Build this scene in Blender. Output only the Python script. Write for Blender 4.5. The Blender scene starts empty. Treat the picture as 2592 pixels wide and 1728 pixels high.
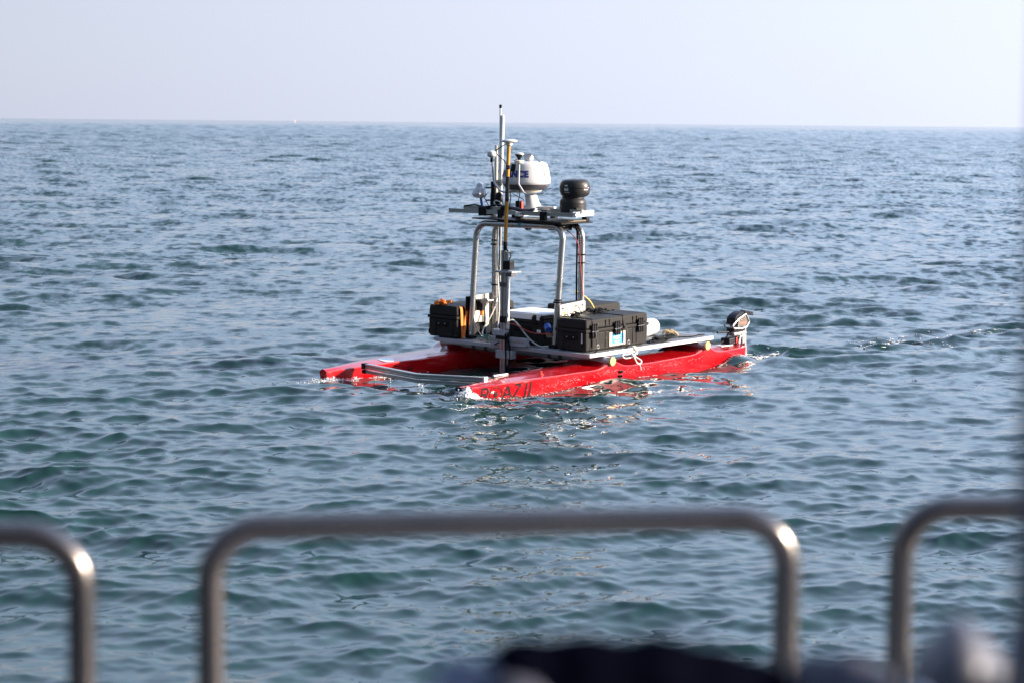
import bpy, math, random
import numpy as np
from mathutils import Vector, Matrix

random.seed(7)
rng = np.random.default_rng(11)
scene = bpy.context.scene
COL = scene.collection
rad = math.radians

# ------------------------------------------------------------------ camera
CAM_Z = 2.43
cd = bpy.data.cameras.new("camera")
cam = bpy.data.objects.new("camera", cd)
COL.objects.link(cam)
_rt = Vector((0.9999606, 0.0009321, 0.0088240))
_up = Vector((-0.0088731, 0.1050419, 0.9944282))
_fw = Vector((0.0, 0.9944674, -0.1050460))
cam.matrix_world = Matrix(((_rt.x, _up.x, -_fw.x, 0.0), (_rt.y, _up.y, -_fw.y, 0.0),
                           (_rt.z, _up.z, -_fw.z, CAM_Z), (0, 0, 0, 1)))
cd.lens = 45.0
cd.sensor_width = 22.3
cd.sensor_fit = 'HORIZONTAL'
cd.clip_start = 0.05
cd.clip_end = 60000
cd.dof.use_dof = True
cd.dof.focus_distance = 19.8
cd.dof.aperture_fstop = 2.2
cd.dof.aperture_blades = 8
scene.camera = cam

# ------------------------------------------------------------------ world and sun
SUN_DIR = Vector((0.9546, -0.0533, 0.2931)).normalized()
SUN_EL = math.asin(SUN_DIR.z)
SUN_AZ = math.atan2(SUN_DIR.x, SUN_DIR.y)          # clockwise from +Y
world = bpy.data.worlds.new("World")
scene.world = world
world.use_nodes = True
wn, wl = world.node_tree.nodes, world.node_tree.links
wn.clear()
sky = wn.new('ShaderNodeTexSky')
sky.sky_type = 'NISHITA'
sky.sun_disc = False
sky.sun_elevation = SUN_EL
sky.sun_rotation = SUN_AZ
sky.air_density = 1.0
sky.dust_density = 1.2
sky.ozone_density = 2.0
tint = wn.new('ShaderNodeMix')                      # white balance of the clear sky
tint.data_type = 'RGBA'
tint.blend_type = 'MULTIPLY'
tint.inputs[0].default_value = 1.0
tint.inputs[7].default_value = (1.0, 1.0, 1.0, 1)
# pale sea haze low in the sky, a little brighter towards the sun
stc = wn.new('ShaderNodeTexCoord')
sep = wn.new('ShaderNodeSeparateXYZ')
wl.new(stc.outputs['Generated'], sep.inputs[0])
hgr = wn.new('ShaderNodeValToRGB')
cr_ = hgr.color_ramp
cr_.elements[0].position = 0.0; cr_.elements[0].color = (.438, .470, .570, 1)
cr_.elements[1].position = 1.0; cr_.elements[1].color = (.20, .31, .54, 1)
for pos_, c_ in ((.06, (.438, .470, .575, 1)), (.16, (.45, .57, .78, 1)), (.30, (.58, .74, 1.04, 1)), (.6, (.48, .62, .94, 1))):
    e_ = cr_.elements.new(pos_); e_.color = c_
wl.new(sep.outputs['Z'], hgr.inputs[0])
side = wn.new('ShaderNodeMapRange')
side.inputs[1].default_value = -1.0; side.inputs[2].default_value = 1.0
side.inputs[3].default_value = 2.2; side.inputs[4].default_value = 15.8
wl.new(sep.outputs['X'], side.inputs[0])
hcol = wn.new('ShaderNodeVectorMath'); hcol.operation = 'SCALE'
wl.new(hgr.outputs[0], hcol.inputs[0])
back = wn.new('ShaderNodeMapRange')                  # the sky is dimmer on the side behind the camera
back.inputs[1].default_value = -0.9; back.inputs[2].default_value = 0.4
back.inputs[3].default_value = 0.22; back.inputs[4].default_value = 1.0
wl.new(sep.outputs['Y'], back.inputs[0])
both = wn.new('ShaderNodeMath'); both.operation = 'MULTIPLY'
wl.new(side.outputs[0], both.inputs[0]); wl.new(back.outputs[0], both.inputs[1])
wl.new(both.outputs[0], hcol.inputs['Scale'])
hmix = wn.new('ShaderNodeMix'); hmix.data_type = 'RGBA'
bg = wn.new('ShaderNodeBackground')
bg.inputs['Strength'].default_value = 0.0812
wo = wn.new('ShaderNodeOutputWorld')
wl.new(sky.outputs[0], tint.inputs[6])
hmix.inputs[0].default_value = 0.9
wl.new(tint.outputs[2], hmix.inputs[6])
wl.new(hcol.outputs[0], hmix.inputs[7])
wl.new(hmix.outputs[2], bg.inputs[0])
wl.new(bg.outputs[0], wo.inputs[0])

sd = bpy.data.lights.new("sun", 'SUN')
sd.energy = 5.0
sd.angle = rad(0.5)
sd.color = (1.0, 0.86, 0.70)
sun = bpy.data.objects.new("sun", sd)
sun.rotation_euler = SUN_DIR.to_track_quat('Z', 'Y').to_euler()
sun.location = (30, -2, 12)
COL.objects.link(sun)

scene.view_settings.view_transform = 'Standard'
scene.view_settings.look = 'None'
scene.view_settings.exposure = 1.3
scene.view_settings.gamma = 1.0
scene.render.engine = 'CYCLES'
scene.cycles.use_denoising = True
scene.cycles.max_bounces = 6
scene.cycles.glossy_bounces = 4
scene.cycles.sample_clamp_indirect = 15.0
scene.cycles.blur_glossy = 0.15

# ------------------------------------------------------------------ materials
def mat(name, col, rough=0.5, metal=0.0, coat=0.0, vary=0.12, scale=14.0, rvary=0.1, bump=0.0, bscale=120.0, spec=0.5, ior=1.5, sheen=0.0):
    m = bpy.data.materials.new(name)
    m.use_nodes = True
    n, l = m.node_tree.nodes, m.node_tree.links
    p = n['Principled BSDF']
    p.inputs['Metallic'].default_value = metal
    p.inputs['Coat Weight'].default_value = coat
    p.inputs['Coat Roughness'].default_value = 0.05
    p.inputs['Specular IOR Level'].default_value = spec
    p.inputs['IOR'].default_value = ior
    tc = n.new('ShaderNodeTexCoord')
    nz = n.new('ShaderNodeTexNoise')
    nz.inputs['Scale'].default_value = scale
    nz.inputs['Detail'].default_value = 5
    l.new(tc.outputs['Object'], nz.inputs['Vector'])
    mr = n.new('ShaderNodeMapRange')
    mr.inputs[1].default_value = 0.25
    mr.inputs[2].default_value = 0.75
    mr.inputs[3].default_value = 1.0 - vary
    mr.inputs[4].default_value = 1.0 + vary
    l.new(nz.outputs['Fac'], mr.inputs[0])
    mx = n.new('ShaderNodeVectorMath')
    mx.operation = 'SCALE'
    mx.inputs[0].default_value = col[:3]
    l.new(mr.outputs[0], mx.inputs['Scale'])
    l.new(mx.outputs[0], p.inputs['Base Color'])
    r2 = n.new('ShaderNodeMapRange')
    r2.inputs[1].default_value = 0.3
    r2.inputs[2].default_value = 0.7
    r2.inputs[3].default_value = max(0.02, rough - rvary)
    r2.inputs[4].default_value = min(1.0, rough + rvary)
    l.new(nz.outputs['Fac'], r2.inputs[0])
    l.new(r2.outputs[0], p.inputs['Roughness'])
    if bump > 0:
        nb = n.new('ShaderNodeTexNoise')
        nb.inputs['Scale'].default_value = bscale
        nb.inputs['Detail'].default_value = 4
        l.new(tc.outputs['Object'], nb.inputs['Vector'])
        b = n.new('ShaderNodeBump')
        b.inputs['Strength'].default_value = bump
        b.inputs['Distance'].default_value = 0.01
        l.new(nb.outputs['Fac'], b.inputs['Height'])
        l.new(b.outputs[0], p.inputs['Normal'])
    return m

M = {}
M['red'] = mat('red_gelcoat', (0.44, 0.002, 0.005), 0.24, coat=0.38, vary=0.14, scale=3.5, rvary=0.10)
M['black'] = mat('black_paint', (0.008, 0.007, 0.010), 0.45, vary=0.2, spec=0.2)
M['case'] = mat('black_case_plastic', (0.032, 0.030, 0.028), 0.58, vary=0.18, scale=9, bump=0.15, bscale=300, spec=0.10)
M['case_dark'] = mat('dark_latch_plastic', (0.010, 0.009, 0.010), 0.45, vary=0.2, spec=0.15)
M['alu'] = mat('brushed_aluminium', (0.44, 0.435, 0.43), 0.36, metal=0.85, vary=0.08, scale=20, rvary=0.1)
M['alu_sunlit'] = mat('sunlit_aluminium', (0.78, 0.77, 0.74), 0.38, metal=0.25, vary=0.07, scale=12)  # whiter aluminium for the lit rails, sunlight put into the base colour
M['steel'] = mat('tube_steel', (0.50, 0.48, 0.47), 0.27, metal=0.9, vary=0.04, scale=6, rvary=0.03)
M['plate'] = mat('plate_aluminium', (0.50, 0.47, 0.42), 0.42, metal=0.45, vary=0.08, scale=7)
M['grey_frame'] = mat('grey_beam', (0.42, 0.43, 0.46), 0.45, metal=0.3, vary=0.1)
M['grate'] = mat('grating_bar', (0.40, 0.41, 0.41), 0.5, metal=0.1, vary=0.2)
M['grate_dark'] = mat('grating_base', (0.04, 0.045, 0.045), 0.7, vary=0.25)
M['white'] = mat('white_gelcoat', (0.60, 0.60, 0.60), 0.32, vary=0.03, scale=6, coat=0.3)
M['cream'] = mat('cream_plastic', (0.74, 0.70, 0.58), 0.5, vary=0.06)
M['white_cloth'] = mat('white_tape', (0.80, 0.80, 0.80), 0.55, vary=0.05)
M['grey_dark'] = mat('dark_grey_band', (0.085, 0.08, 0.095), 0.45, vary=0.1)
M['grey_strip'] = mat('grey_strap', (0.20, 0.20, 0.22), 0.6, vary=0.08)
M['blue_text'] = mat('blue_ink', (0.012, 0.018, 0.16), 0.5, vary=0.05)
M['turret'] = mat('turret_black', (0.028, 0.026, 0.026), 0.42, spec=0.3, vary=0.15, scale=8, bump=0.08)
M['yellow'] = mat('yellow_cap', (0.70, 0.55, 0.17), 0.55, vary=0.06)
M['pole_yellow'] = mat('ochre_pole', (0.62, 0.27, 0.018), 0.4, vary=0.08)
M['orange'] = mat('orange_webbing', (0.80, 0.22, 0.03), 0.75, vary=0.15, scale=60, bump=0.3)
M['red_plastic'] = mat('red_plastic', (0.62, 0.05, 0.03), 0.45)
M['red_cable'] = mat('red_cable', (0.45, 0.06, 0.045), 0.5)
M['cable_white'] = mat('white_cable', (0.62, 0.62, 0.57), 0.5, vary=0.08)
M['cable_black'] = mat('black_cable', (0.008, 0.008, 0.010), 0.6, spec=0.15)
M['rope_white'] = mat('white_rope', (0.74, 0.70, 0.66), 0.8, vary=0.15, scale=90, bump=0.5, bscale=200)
M['rope_beige'] = mat('beige_rope', (0.34, 0.26, 0.15), 0.85, vary=0.2, scale=90, bump=0.5, bscale=200)
M['rope_green'] = mat('green_line', (0.06, 0.20, 0.17), 0.7, vary=0.25, scale=60)
M['blue'] = mat('blue_plastic', (0.03, 0.13, 0.50), 0.4)
M['sticker_blue'] = mat('sticker_blue', (0.05, 0.36, 0.66), 0.35, vary=0.18, scale=18)
M['sticker_paper'] = mat('sticker_paper', (0.55, 0.50, 0.44), 0.4, vary=0.08)
M['sticker_ink'] = mat('sticker_ink', (0.78, 0.82, 0.84), 0.4, vary=0.05)
M['silver'] = mat('silver_casting', (0.40, 0.39, 0.38), 0.36, metal=0.5, vary=0.06)
M['motor_dark'] = mat('motor_dark', (0.014, 0.014, 0.020), 0.42, spec=0.2)
M['window'] = mat('side_window', (0.19, 0.145, 0.115), 0.25, vary=0.15)
M['salmon'] = mat('salmon_lettering', (0.42, 0.13, 0.09), 0.5)
M['tan'] = mat('tan_card', (0.45, 0.34, 0.20), 0.7)
M['teal'] = mat('teal_sticker', (0.05, 0.30, 0.36), 0.45)
M['lavender'] = mat('pale_lettering', (0.42, 0.40, 0.50), 0.45)
M['mark_white'] = mat('mark_white', (0.55, 0.55, 0.55), 0.5)
M['mark_red'] = mat('mark_red', (0.40, 0.04, 0.05), 0.5)
M['lens'] = mat('dome_lens', (0.010, 0.009, 0.012), 0.08, coat=1.0)
M['bag_film'] = mat('plastic_bag', (0.66, 0.65, 0.66), 0.3, vary=0.15, scale=30, bump=0.6, bscale=40)
M['dull_bolt'] = mat('bolt', (0.05, 0.05, 0.05), 0.4, metal=0.6)
M['rail_steel'] = mat('rail_steel', (0.175, 0.155, 0.145), 0.24, metal=0.92, vary=0.08, scale=8, rvary=0.08)
M['post_grey'] = mat('post_paint', (0.10, 0.105, 0.125), 0.5)
M['nylon'] = mat('navy_nylon', (0.0022, 0.0024, 0.0055), 0.9, spec=0.0, vary=0.35, scale=9, bump=0.4, bscale=40)
M['nylon_grey'] = mat('grey_nylon', (0.07, 0.07, 0.09), 0.8, spec=0.1, vary=0.25, scale=9, bump=0.4, bscale=40)
M['pale_cloth'] = mat('pale_cloth', (0.13, 0.175, 0.28), 0.6, vary=0.2, scale=20)
M['pale_grey'] = mat('pale_grey_plastic', (0.085, 0.085, 0.105), 0.5, vary=0.12, scale=9)
M['boat_white'] = mat('vessel_white', (0.60, 0.61, 0.62), 0.45)
M['sail'] = mat('pale_sail', (0.40, 0.36, 0.29), 0.7)

# ------------------------------------------------------------------ mesh builder
class MB:
    def __init__(self):
        self.V, self.F = [], []
    def add(self, V, F):
        o = len(self.V)
        self.V += [tuple(map(float, v)) for v in V]
        self.F += [tuple(i + o for i in f) for f in F]
        return self
    def box(self, lo, hi):
        (a, b, c), (d, e, f) = lo, hi
        return self.add([(a, b, c), (d, b, c), (d, e, c), (a, e, c), (a, b, f), (d, b, f), (d, e, f), (a, e, f)],
                        [(0, 3, 2, 1), (4, 5, 6, 7), (0, 1, 5, 4), (1, 2, 6, 5), (2, 3, 7, 6), (3, 0, 4, 7)])
    def cbox(self, c, s):
        return self.box([c[i] - s[i] / 2 for i in range(3)], [c[i] + s[i] / 2 for i in range(3)])
    def rings(self, R, caps=True, closed=False):
        n = len(R[0])
        V = [p for r in R for p in r]
        F = []
        m = len(R)
        for i in range(m if closed else m - 1):
            j = (i + 1) % m
            for k in range(n):
                F.append((i * n + k, i * n + (k + 1) % n, j * n + (k + 1) % n, j * n + k))
        if caps and not closed:
            F.append(tuple(range(n))[::-1])
            F.append(tuple((m - 1) * n + k for k in range(n)))
        return self.add(V, F)
    def sweep(self, pts, prof, up=(0, 0, 1), closed=False):
        """sweep a 2D profile [(x,y)] along pts with a transported frame"""
        P = [Vector(p) for p in pts]
        n = len(P)
        T = []
        for i in range(n):
            if closed:
                t = P[(i + 1) % n] - P[i - 1]
            else:
                t = P[min(i + 1, n - 1)] - P[max(i - 1, 0)]
            T.append(t.normalized())
        u = Vector(up)
        if abs(u.dot(T[0])) > 0.95:
            u = Vector((1, 0, 0)) if abs(T[0].x) < 0.9 else Vector((0, 1, 0))
        x = u.cross(T[0]).normalized()
        R = []
        for i in range(n):
            x = (x - T[i] * x.dot(T[i])).normalized()
            y = T[i].cross(x)
            R.append([tuple(P[i] + x * a + y * b) for a, b in prof])
        return self.rings(R, caps=not closed, closed=closed)
    def tube(self, pts, r, n=12, closed=False):
        prof = [(r * math.cos(2 * math.pi * k / n), r * math.sin(2 * math.pi * k / n)) for k in range(n)]
        return self.sweep(pts, prof, closed=closed)
    def cone(self, p0, p1, r0, r1, n=16):
        a, b = Vector(p0), Vector(p1)
        t = (b - a).normalized()
        u = Vector((0, 0, 1)) if abs(t.z) < 0.9 else Vector((1, 0, 0))
        x = u.cross(t).normalized()
        y = t.cross(x)
        R = []
        for p, r in ((a, r0), (b, r1)):
            R.append([tuple(p + x * r * math.cos(2 * math.pi * k / n) + y * r * math.sin(2 * math.pi * k / n)) for k in range(n)])
        return self.rings(R)
    def lathe(self, prof, c=(0, 0, 0), n=40, axis=(0, 0, 1)):
        """prof [(r,z)] bottom to top about axis through c"""
        t = Vector(axis).normalized()
        u = Vector((1, 0, 0)) if abs(t.x) < 0.9 else Vector((0, 1, 0))
        x = (u - t * u.dot(t)).normalized()
        y = t.cross(x)
        c = Vector(c)
        R = [[tuple(c + t * z + x * max(r, 1e-4) * math.cos(2 * math.pi * k / n) + y * max(r, 1e-4) * math.sin(2 * math.pi * k / n)) for k in range(n)] for r, z in prof]
        return self.rings(R)
    def sphere(self, c, r, n=16, m=9):
        rr = (r, r, r) if not hasattr(r, '__len__') else r
        R = []
        for i in range(m + 1):
            a = -math.pi / 2 + math.pi * i / m
            k0 = max(math.cos(a), 0.01)
            R.append([(c[0] + rr[0] * k0 * math.cos(2 * math.pi * k / n), c[1] + rr[1] * k0 * math.sin(2 * math.pi * k / n), c[2] + rr[2] * math.sin(a)) for k in range(n)])
        return self.rings(R)
    def prism(self, poly, axis, lo, hi):
        """poly in the two remaining axes (order u,w for axis 1; u,v for 2; v,w for 0)"""
        def P(a, b, c):
            return {0: (c, a, b), 1: (a, c, b), 2: (a, b, c)}[axis]
        return self.rings([[P(a, b, lo) for a, b in poly], [P(a, b, hi) for a, b in poly]])
    def rail(self, p0, p1, w=0.04, up=(0, 0, 1)):
        """slotted square aluminium extrusion"""
        h, s, d = w / 2, w * 0.11, w * 0.16
        q = [(-h, -h), (-s, -h), (-s, -h + d), (s, -h + d), (s, -h), (h, -h), (h, -s), (h - d, -s), (h - d, s), (h, s),
             (h, h), (s, h), (s, h - d), (-s, h - d), (-s, h), (-h, h), (-h, s), (-h + d, s), (-h + d, -s), (-h, -s)]
        return self.sweep([p0, p1], q, up)
    def belt(self, pts, side, w, t=0.004):
        """flat strap of width w along direction `side`"""
        s = Vector(side).normalized()
        R = []
        P = [Vector(p) for p in pts]
        for i, p in enumerate(P):
            tg = (P[min(i + 1, len(P) - 1)] - P[max(i - 1, 0)]).normalized()
            nrm = tg.cross(s).normalized()
            R.append([tuple(p - s * w / 2), tuple(p + s * w / 2), tuple(p + s * w / 2 + nrm * t), tuple(p - s * w / 2 + nrm * t)])
        return self.rings(R)

def spline(pts, k=8, closed=False):
    P = [Vector(p) for p in pts]
    n = len(P)
    out = []
    rngi = n if closed else n - 1
    for i in range(rngi):
        if closed:
            a, b, c, d = P[i - 1], P[i], P[(i + 1) % n], P[(i + 2) % n]
        else:
            a, b, c, d = P[max(i - 1, 0)], P[i], P[i + 1], P[min(i + 2, n - 1)]
        for j in range(k):
            t = j / k
            out.append(0.5 * ((2 * b) + (c - a) * t + (2 * a - 5 * b + 4 * c - d) * t * t + (3 * b - a - 3 * c + d) * t ** 3))
    if not closed:
        out.append(P[-1])
    return [tuple(p) for p in out]

def rounded(pts, r, seg=10):
    """polyline with circular corner fillets"""
    P = [Vector(p) for p in pts]
    out = [P[0]]
    for i in range(1, len(P) - 1):
        a = (P[i - 1] - P[i]).normalized()
        b = (P[i + 1] - P[i]).normalized()
        ang = a.angle(b)
        d = r / math.tan(ang / 2)
        c = P[i] + (a + b).normalized() * (r / math.sin(ang / 2))
        s, e = P[i] + a * d - c, P[i] + b * d - c
        th = s.angle(e)
        for j in range(seg + 1):
            t = j / seg
            out.append(c + (s * math.sin((1 - t) * th) + e * math.sin(t * th)) / math.sin(th))
    out.append(P[-1])
    return [tuple(p) for p in out]

def part(name, mb, m, parent=None, bevel=0.0, angle=35, label=None, flat=False, kind=None):
    me = bpy.data.meshes.new(name)
    me.from_pydata(mb.V, [], mb.F)
    me.update()
    if not flat:
        me.polygons.foreach_set('use_smooth', [True] * len(me.polygons))
        me.set_sharp_from_angle(angle=rad(angle))
    me.materials.append(m)
    o = bpy.data.objects.new(name, me)
    COL.objects.link(o)
    if parent is not None:
        o.parent = parent
    if bevel > 0:
        b = o.modifiers.new('bevel', 'BEVEL')
        b.width = bevel
        b.segments = 2
        b.limit_method = 'ANGLE'
        b.angle_limit = rad(40)
    if label:
        o['label'] = label
    if kind:
        o['kind'] = kind
    return o

def thing(name, label, cat, matrix=None, group=None):
    o = bpy.data.objects.new(name, None)
    o.empty_display_size = 0.2
    COL.objects.link(o)
    if matrix is not None:
        o.matrix_world = matrix
    o['label'] = label
    o['category'] = cat
    if group:
        o['group'] = group
    return o

def tag(o, label, cat, group=None):
    o['label'] = label
    o['category'] = cat
    if group:
        o['group'] = group
    return o

def text_mesh(body, size, bold=0.0, space=1.0):
    cu = bpy.data.curves.new('tmp_text', 'FONT')
    cu.body = body
    cu.size = size
    cu.offset = bold
    cu.align_x = 'CENTER'
    cu.space_character = space
    cu.resolution_u = 4
    ob = bpy.data.objects.new('tmp_text', cu)
    COL.objects.link(ob)
    dg = bpy.context.evaluated_depsgraph_get()
    me = ob.evaluated_get(dg).to_mesh()
    V = [tuple(v.co) for v in me.vertices]
    F = [tuple(p.vertices) for p in me.polygons]
    bpy.data.objects.remove(ob)
    bpy.data.curves.remove(cu)
    return V, F

# ------------------------------------------------------------------ boat frame: u forward, v to port, w up
B = Matrix(((-0.64939241, 0.76044971, -0.00239587, 0.3415466),
            (-0.76034082, -0.64934721, -0.01516713, 20.5003755),
            (-0.01308960, -0.00802774, 0.99988210, 0.0),
            (0, 0, 0, 1)))
Rb = np.array(B)[:3, :3]
Ob = np.array(B)[:3, 3]

# ------------------------------------------------------------------ hull functions
HU = [-2.05, -2.0, -1.5, -1.0, -0.3, 0.3, 0.8, 1.2, 1.5, 1.75, 2.0, 2.15, 2.25]
HB = [0.135, 0.165, 0.215, 0.24, 0.25, 0.245, 0.23, 0.205, 0.175, 0.142, 0.098, 0.068, 0.046]
HW = [0.124, 0.126, 0.130, 0.145, 0.138, 0.142, 0.147, 0.145, 0.142, 0.136, 0.126, 0.120, 0.116]
HK = [-0.015, -0.05, -0.11, -0.14, -0.16, -0.16, -0.16, -0.16, -0.16, -0.155, -0.15, -0.14, -0.12]
UU = np.linspace(-2.05, 2.25, 150)
def _sm(a):
    k = np.ones(9) / 9
    return np.convolve(np.pad(a, 4, mode='edge'), k, 'valid')
_b = _sm(np.interp(UU, HU, HB)); _b[0] = HB[0]; _b[-1] = HB[-1]
_w = _sm(np.interp(UU, HU, HW))
_k = _sm(np.interp(UU, HU, HK))
def hump(u):
    return 0.070 * np.exp(-(np.abs(u - 0.345) / 0.12) ** 1.7) + 0.075 * np.exp(-(np.abs(u + 1.215) / 0.12) ** 1.7)
def hb(u): return float(np.interp(u, UU, _b))
def hw(u): return float(np.interp(u, UU, _w)) + float(hump(u))
def hside(u, w):
    """half breadth of the topside at height w"""
    t = min(max(w / hw(u), 0.0), 1.0)
    return hb(u) * (0.93 + 0.07 * t)

HULL_V = 0.87
def hull_mb(v0):
    mb = MB()
    R = []
    for i, u in enumerate(UU):
        b, k = _b[i], _k[i]
        c = _w[i] + float(hump(u))
        sh = float(hump(u))
        rake = 0.0
        half = [(0.0, k), (0.45 * b, k * 0.86), (0.80 * b, k * 0.42 - 0.002), (0.915 * b, -0.004), (0.93 * b, 0.008),
                (0.97 * b, c * 0.55), (b, c - 0.010), (b - 0.004, c - 0.002), (b - 0.014, c + 0.001),
                (b * 0.72, c + 0.004 - 0.004), (b * 0.4, c + 0.012), (0.0, c + 0.016)]
        ring = []
        for (y, z) in half:
            # raked stem near the bow and transom
            du = 0.0
            if i == len(UU) - 1:
                du = -0.03 * (c - z) / (c - k)
            ring.append((u + du, v0 + y, z))
        for (y, z) in half[-2:0:-1]:
            du = 0.0
            if i == len(UU) - 1:
                du = -0.03 * (c - z) / (c - k)
            ring.append((u + du, v0 - y, z))
        R.append(ring)
    return mb.rings(R)

def on_side(u, w, sgn, v0, off):
    return (u, v0 + sgn * (hside(u, w) + off), w)

def stroke(mb, pts, sw, sgn, v0, off=0.0025, th=0.0015):
    """ribbon laid on the hull side following (u,w) pts"""
    n = len(pts)
    L, Rr = [], []
    for i in range(n):
        a = np.array(pts[max(i - 1, 0)]); b = np.array(pts[min(i + 1, n - 1)])
        d = (b - a) / (np.linalg.norm(b - a) + 1e-9)
        nx = np.array([-d[1], d[0]]) * sw / 2
        p = np.array(pts[i])
        L.append(p + nx); Rr.append(p - nx)
    V, F = [], []
    for i in range(n):
        for q in (L[i], Rr[i]):
            V.append(on_side(q[0], q[1], sgn, v0, off))
    for i in range(n - 1):
        F.append((2 * i, 2 * i + 1, 2 * i + 3, 2 * i + 2))
    mb.add(V, F)
    return mb

def seg(a, b, k=6):
    return [(a[0] + (b[0] - a[0]) * i / k, a[1] + (b[1] - a[1]) * i / k) for i in range(k + 1)]

# ------------------------------------------------------------------ the robot catamaran
cat = thing('robot_catamaran', 'unmanned red twin-hulled robot boat carrying an instrument frame and radar on the open sea', 'boat', B)

# port hull (near)
hp = part('hull', hull_mb(HULL_V), M['red'], cat, angle=28, label='near red hull with the black painted name')
hs = part('hull', hull_mb(-HULL_V), M['red'], cat, angle=28, label='far red hull with a white oval sticker')
# name on the near hull
lt = MB()
T, Bm = 0.104, -0.015
SW = 0.019
# R
stroke(lt, seg((2.052, T), (2.056, Bm)), SW, 1, HULL_V)
stroke(lt, [(2.052, T - .004), (2.02, T - .003), (1.992, T - .010), (1.982, T - .026), (1.986, T - .044), (2.005, T - .056), (2.05, T - .058)], SW, 1, HULL_V)
stroke(lt, seg((2.015, T - .058), (1.985, Bm)), SW, 1, HULL_V)
# O ring with target
def circ(cu, cw, ru, rw, a0=0, a1=360, k=36):
    return [(cu - ru * math.cos(rad(a0 + (a1 - a0) * i / k)), cw + rw * math.sin(rad(a0 + (a1 - a0) * i / k))) for i in range(k + 1)]
stroke(lt, circ(1.893, 0.040, 0.068, 0.064, -75, 215), 0.008, 1, HULL_V)
stroke(lt, circ(1.893, 0.040, 0.064, 0.060, -150, -60, 12), 0.008, 1, HULL_V)
stroke(lt, circ(1.897, 0.042, 0.017, 0.019), 0.013, 1, HULL_V)
stroke(lt, circ(1.897, 0.042, 0.003, 0.003, k=10), 0.006, 1, HULL_V)
# A
stroke(lt, seg((1.755, T), (1.825, Bm - .01)), SW * .9, 1, HULL_V)
stroke(lt, seg((1.755, T), (1.708, Bm)), SW, 1, HULL_V)
stroke(lt, seg((1.795, 0.025), (1.725, 0.03)), SW * .9, 1, HULL_V)
# Z
stroke(lt, seg((1.668, T + .001), (1.598, T + .006)), SW, 1, HULL_V)
stroke(lt, seg((1.602, T + .002), (1.685, Bm + .01)), SW * .9, 1, HULL_V)
stroke(lt, seg((1.69, Bm + .004), (1.62, Bm + .008)), SW, 1, HULL_V)
# II
stroke(lt, seg((1.527, T + .010), (1.545, Bm)), SW, 1, HULL_V)
stroke(lt, seg((1.475, T + .014), (1.490, Bm)), SW, 1, HULL_V)
part('lettering', lt, M['black'], hp, flat=True)
# dark strip standing in for shade in the bilge crease of the near hull
cr = MB()
stroke(cr, [(u, 0.008 + 0.018 * max(0.0, (0.9 - u)) / 0.9 if u > 0 else 0.026) for u in np.linspace(1.3, -0.1, 40)], 0.004, 1, HULL_V, off=0.0018)
part('crease_shade', cr, M['black'], hp, flat=True)
# black bow cap, white edge strip, deck knob, side fitting on the near hull
bc = MB()
R = []
for u, s in ((2.262, .95), (2.235, 1.0), (2.19, 1.0), (2.165, .96)):
    b = hb(min(u, 2.25)) * s + 0.004
    c = hw(min(u, 2.25))
    R.append([(u, HULL_V - b, c - .022), (u, HULL_V + b, c - .022), (u, HULL_V + b, c + .006), (u, HULL_V + b * .6, c + .012), (u, HULL_V - b * .6, c + .012), (u, HULL_V - b, c + .006)])
bc.rings(R)
part('bow_cap', bc, M['black'], hp, bevel=0.003)
st = MB().box((1.40, HULL_V - .185, hw(1.5) + .001), (1.60, HULL_V - .165, hw(1.5) + .016))
part('edge_strip', st, M['white'], hp, bevel=0.003)
kn = MB().lathe([(0.030, 0), (0.030, .004), (.018, .012), (.012, .02), (.02, .027), (.012, .034), (0, .036)], (1.24, HULL_V + .09, hw(1.24) + .006), 16)
part('deck_fitting', kn, M['red_plastic'], hp)
cl = MB()
for w in (0.052, 0.094):
    v = HULL_V + hside(0.22, w)
    cl.cbox((0.225, v + .006, w), (0.05, .016, .026))
    cl.cone((0.225, v + .014, w), (0.225, v + .03, w), .011, .009, 10)
part('side_fitting', cl, M['black'], hp, bevel=0.003)
# far hull: white oval sticker, black drawing on the inner side
ov = MB()
e0 = [(1.465 + 0.088 * math.cos(2 * math.pi * k / 32), -0.742 + 0.0 + 0.0 * k) for k in range(32)]
def deck_z(u, v, v0):
    y = abs(v - v0); b = hb(u); c = hw(u)
    return float(np.interp(y, [0, .4 * b, .72 * b, b - .014, b], [c + .016, c + .012, c, c + .001, c - .008]))
ring0, ring1 = [], []
for k in range(36):
    a = 2 * math.pi * k / 36
    uu, vv = 1.46 + 0.085 * math.cos(a) , -0.80 + 0.075 * math.sin(a)
    ring0.append((uu, vv, deck_z(uu, vv, -HULL_V) + .001))
    ring1.append((uu, vv, deck_z(uu, vv, -HULL_V) + .004))
ov.rings([ring0, ring1])
part('oval_sticker', ov, M['white'], hs)
dr = MB()
stroke(dr, [p[:2] for p in spline([(1.555, .082, 0), (1.50, .108, 0), (1.45, .104, 0), (1.38, .080, 0), (1.32, .072, 0), (1.25, .086, 0), (1.19, .105, 0)], 6)], 0.006, 1, -HULL_V)
stroke(dr, seg((1.30, .055), (1.22, .06)), 0.012, 1, -HULL_V)
part('wave_drawing', dr, M['black'], hs, flat=True)

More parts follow.
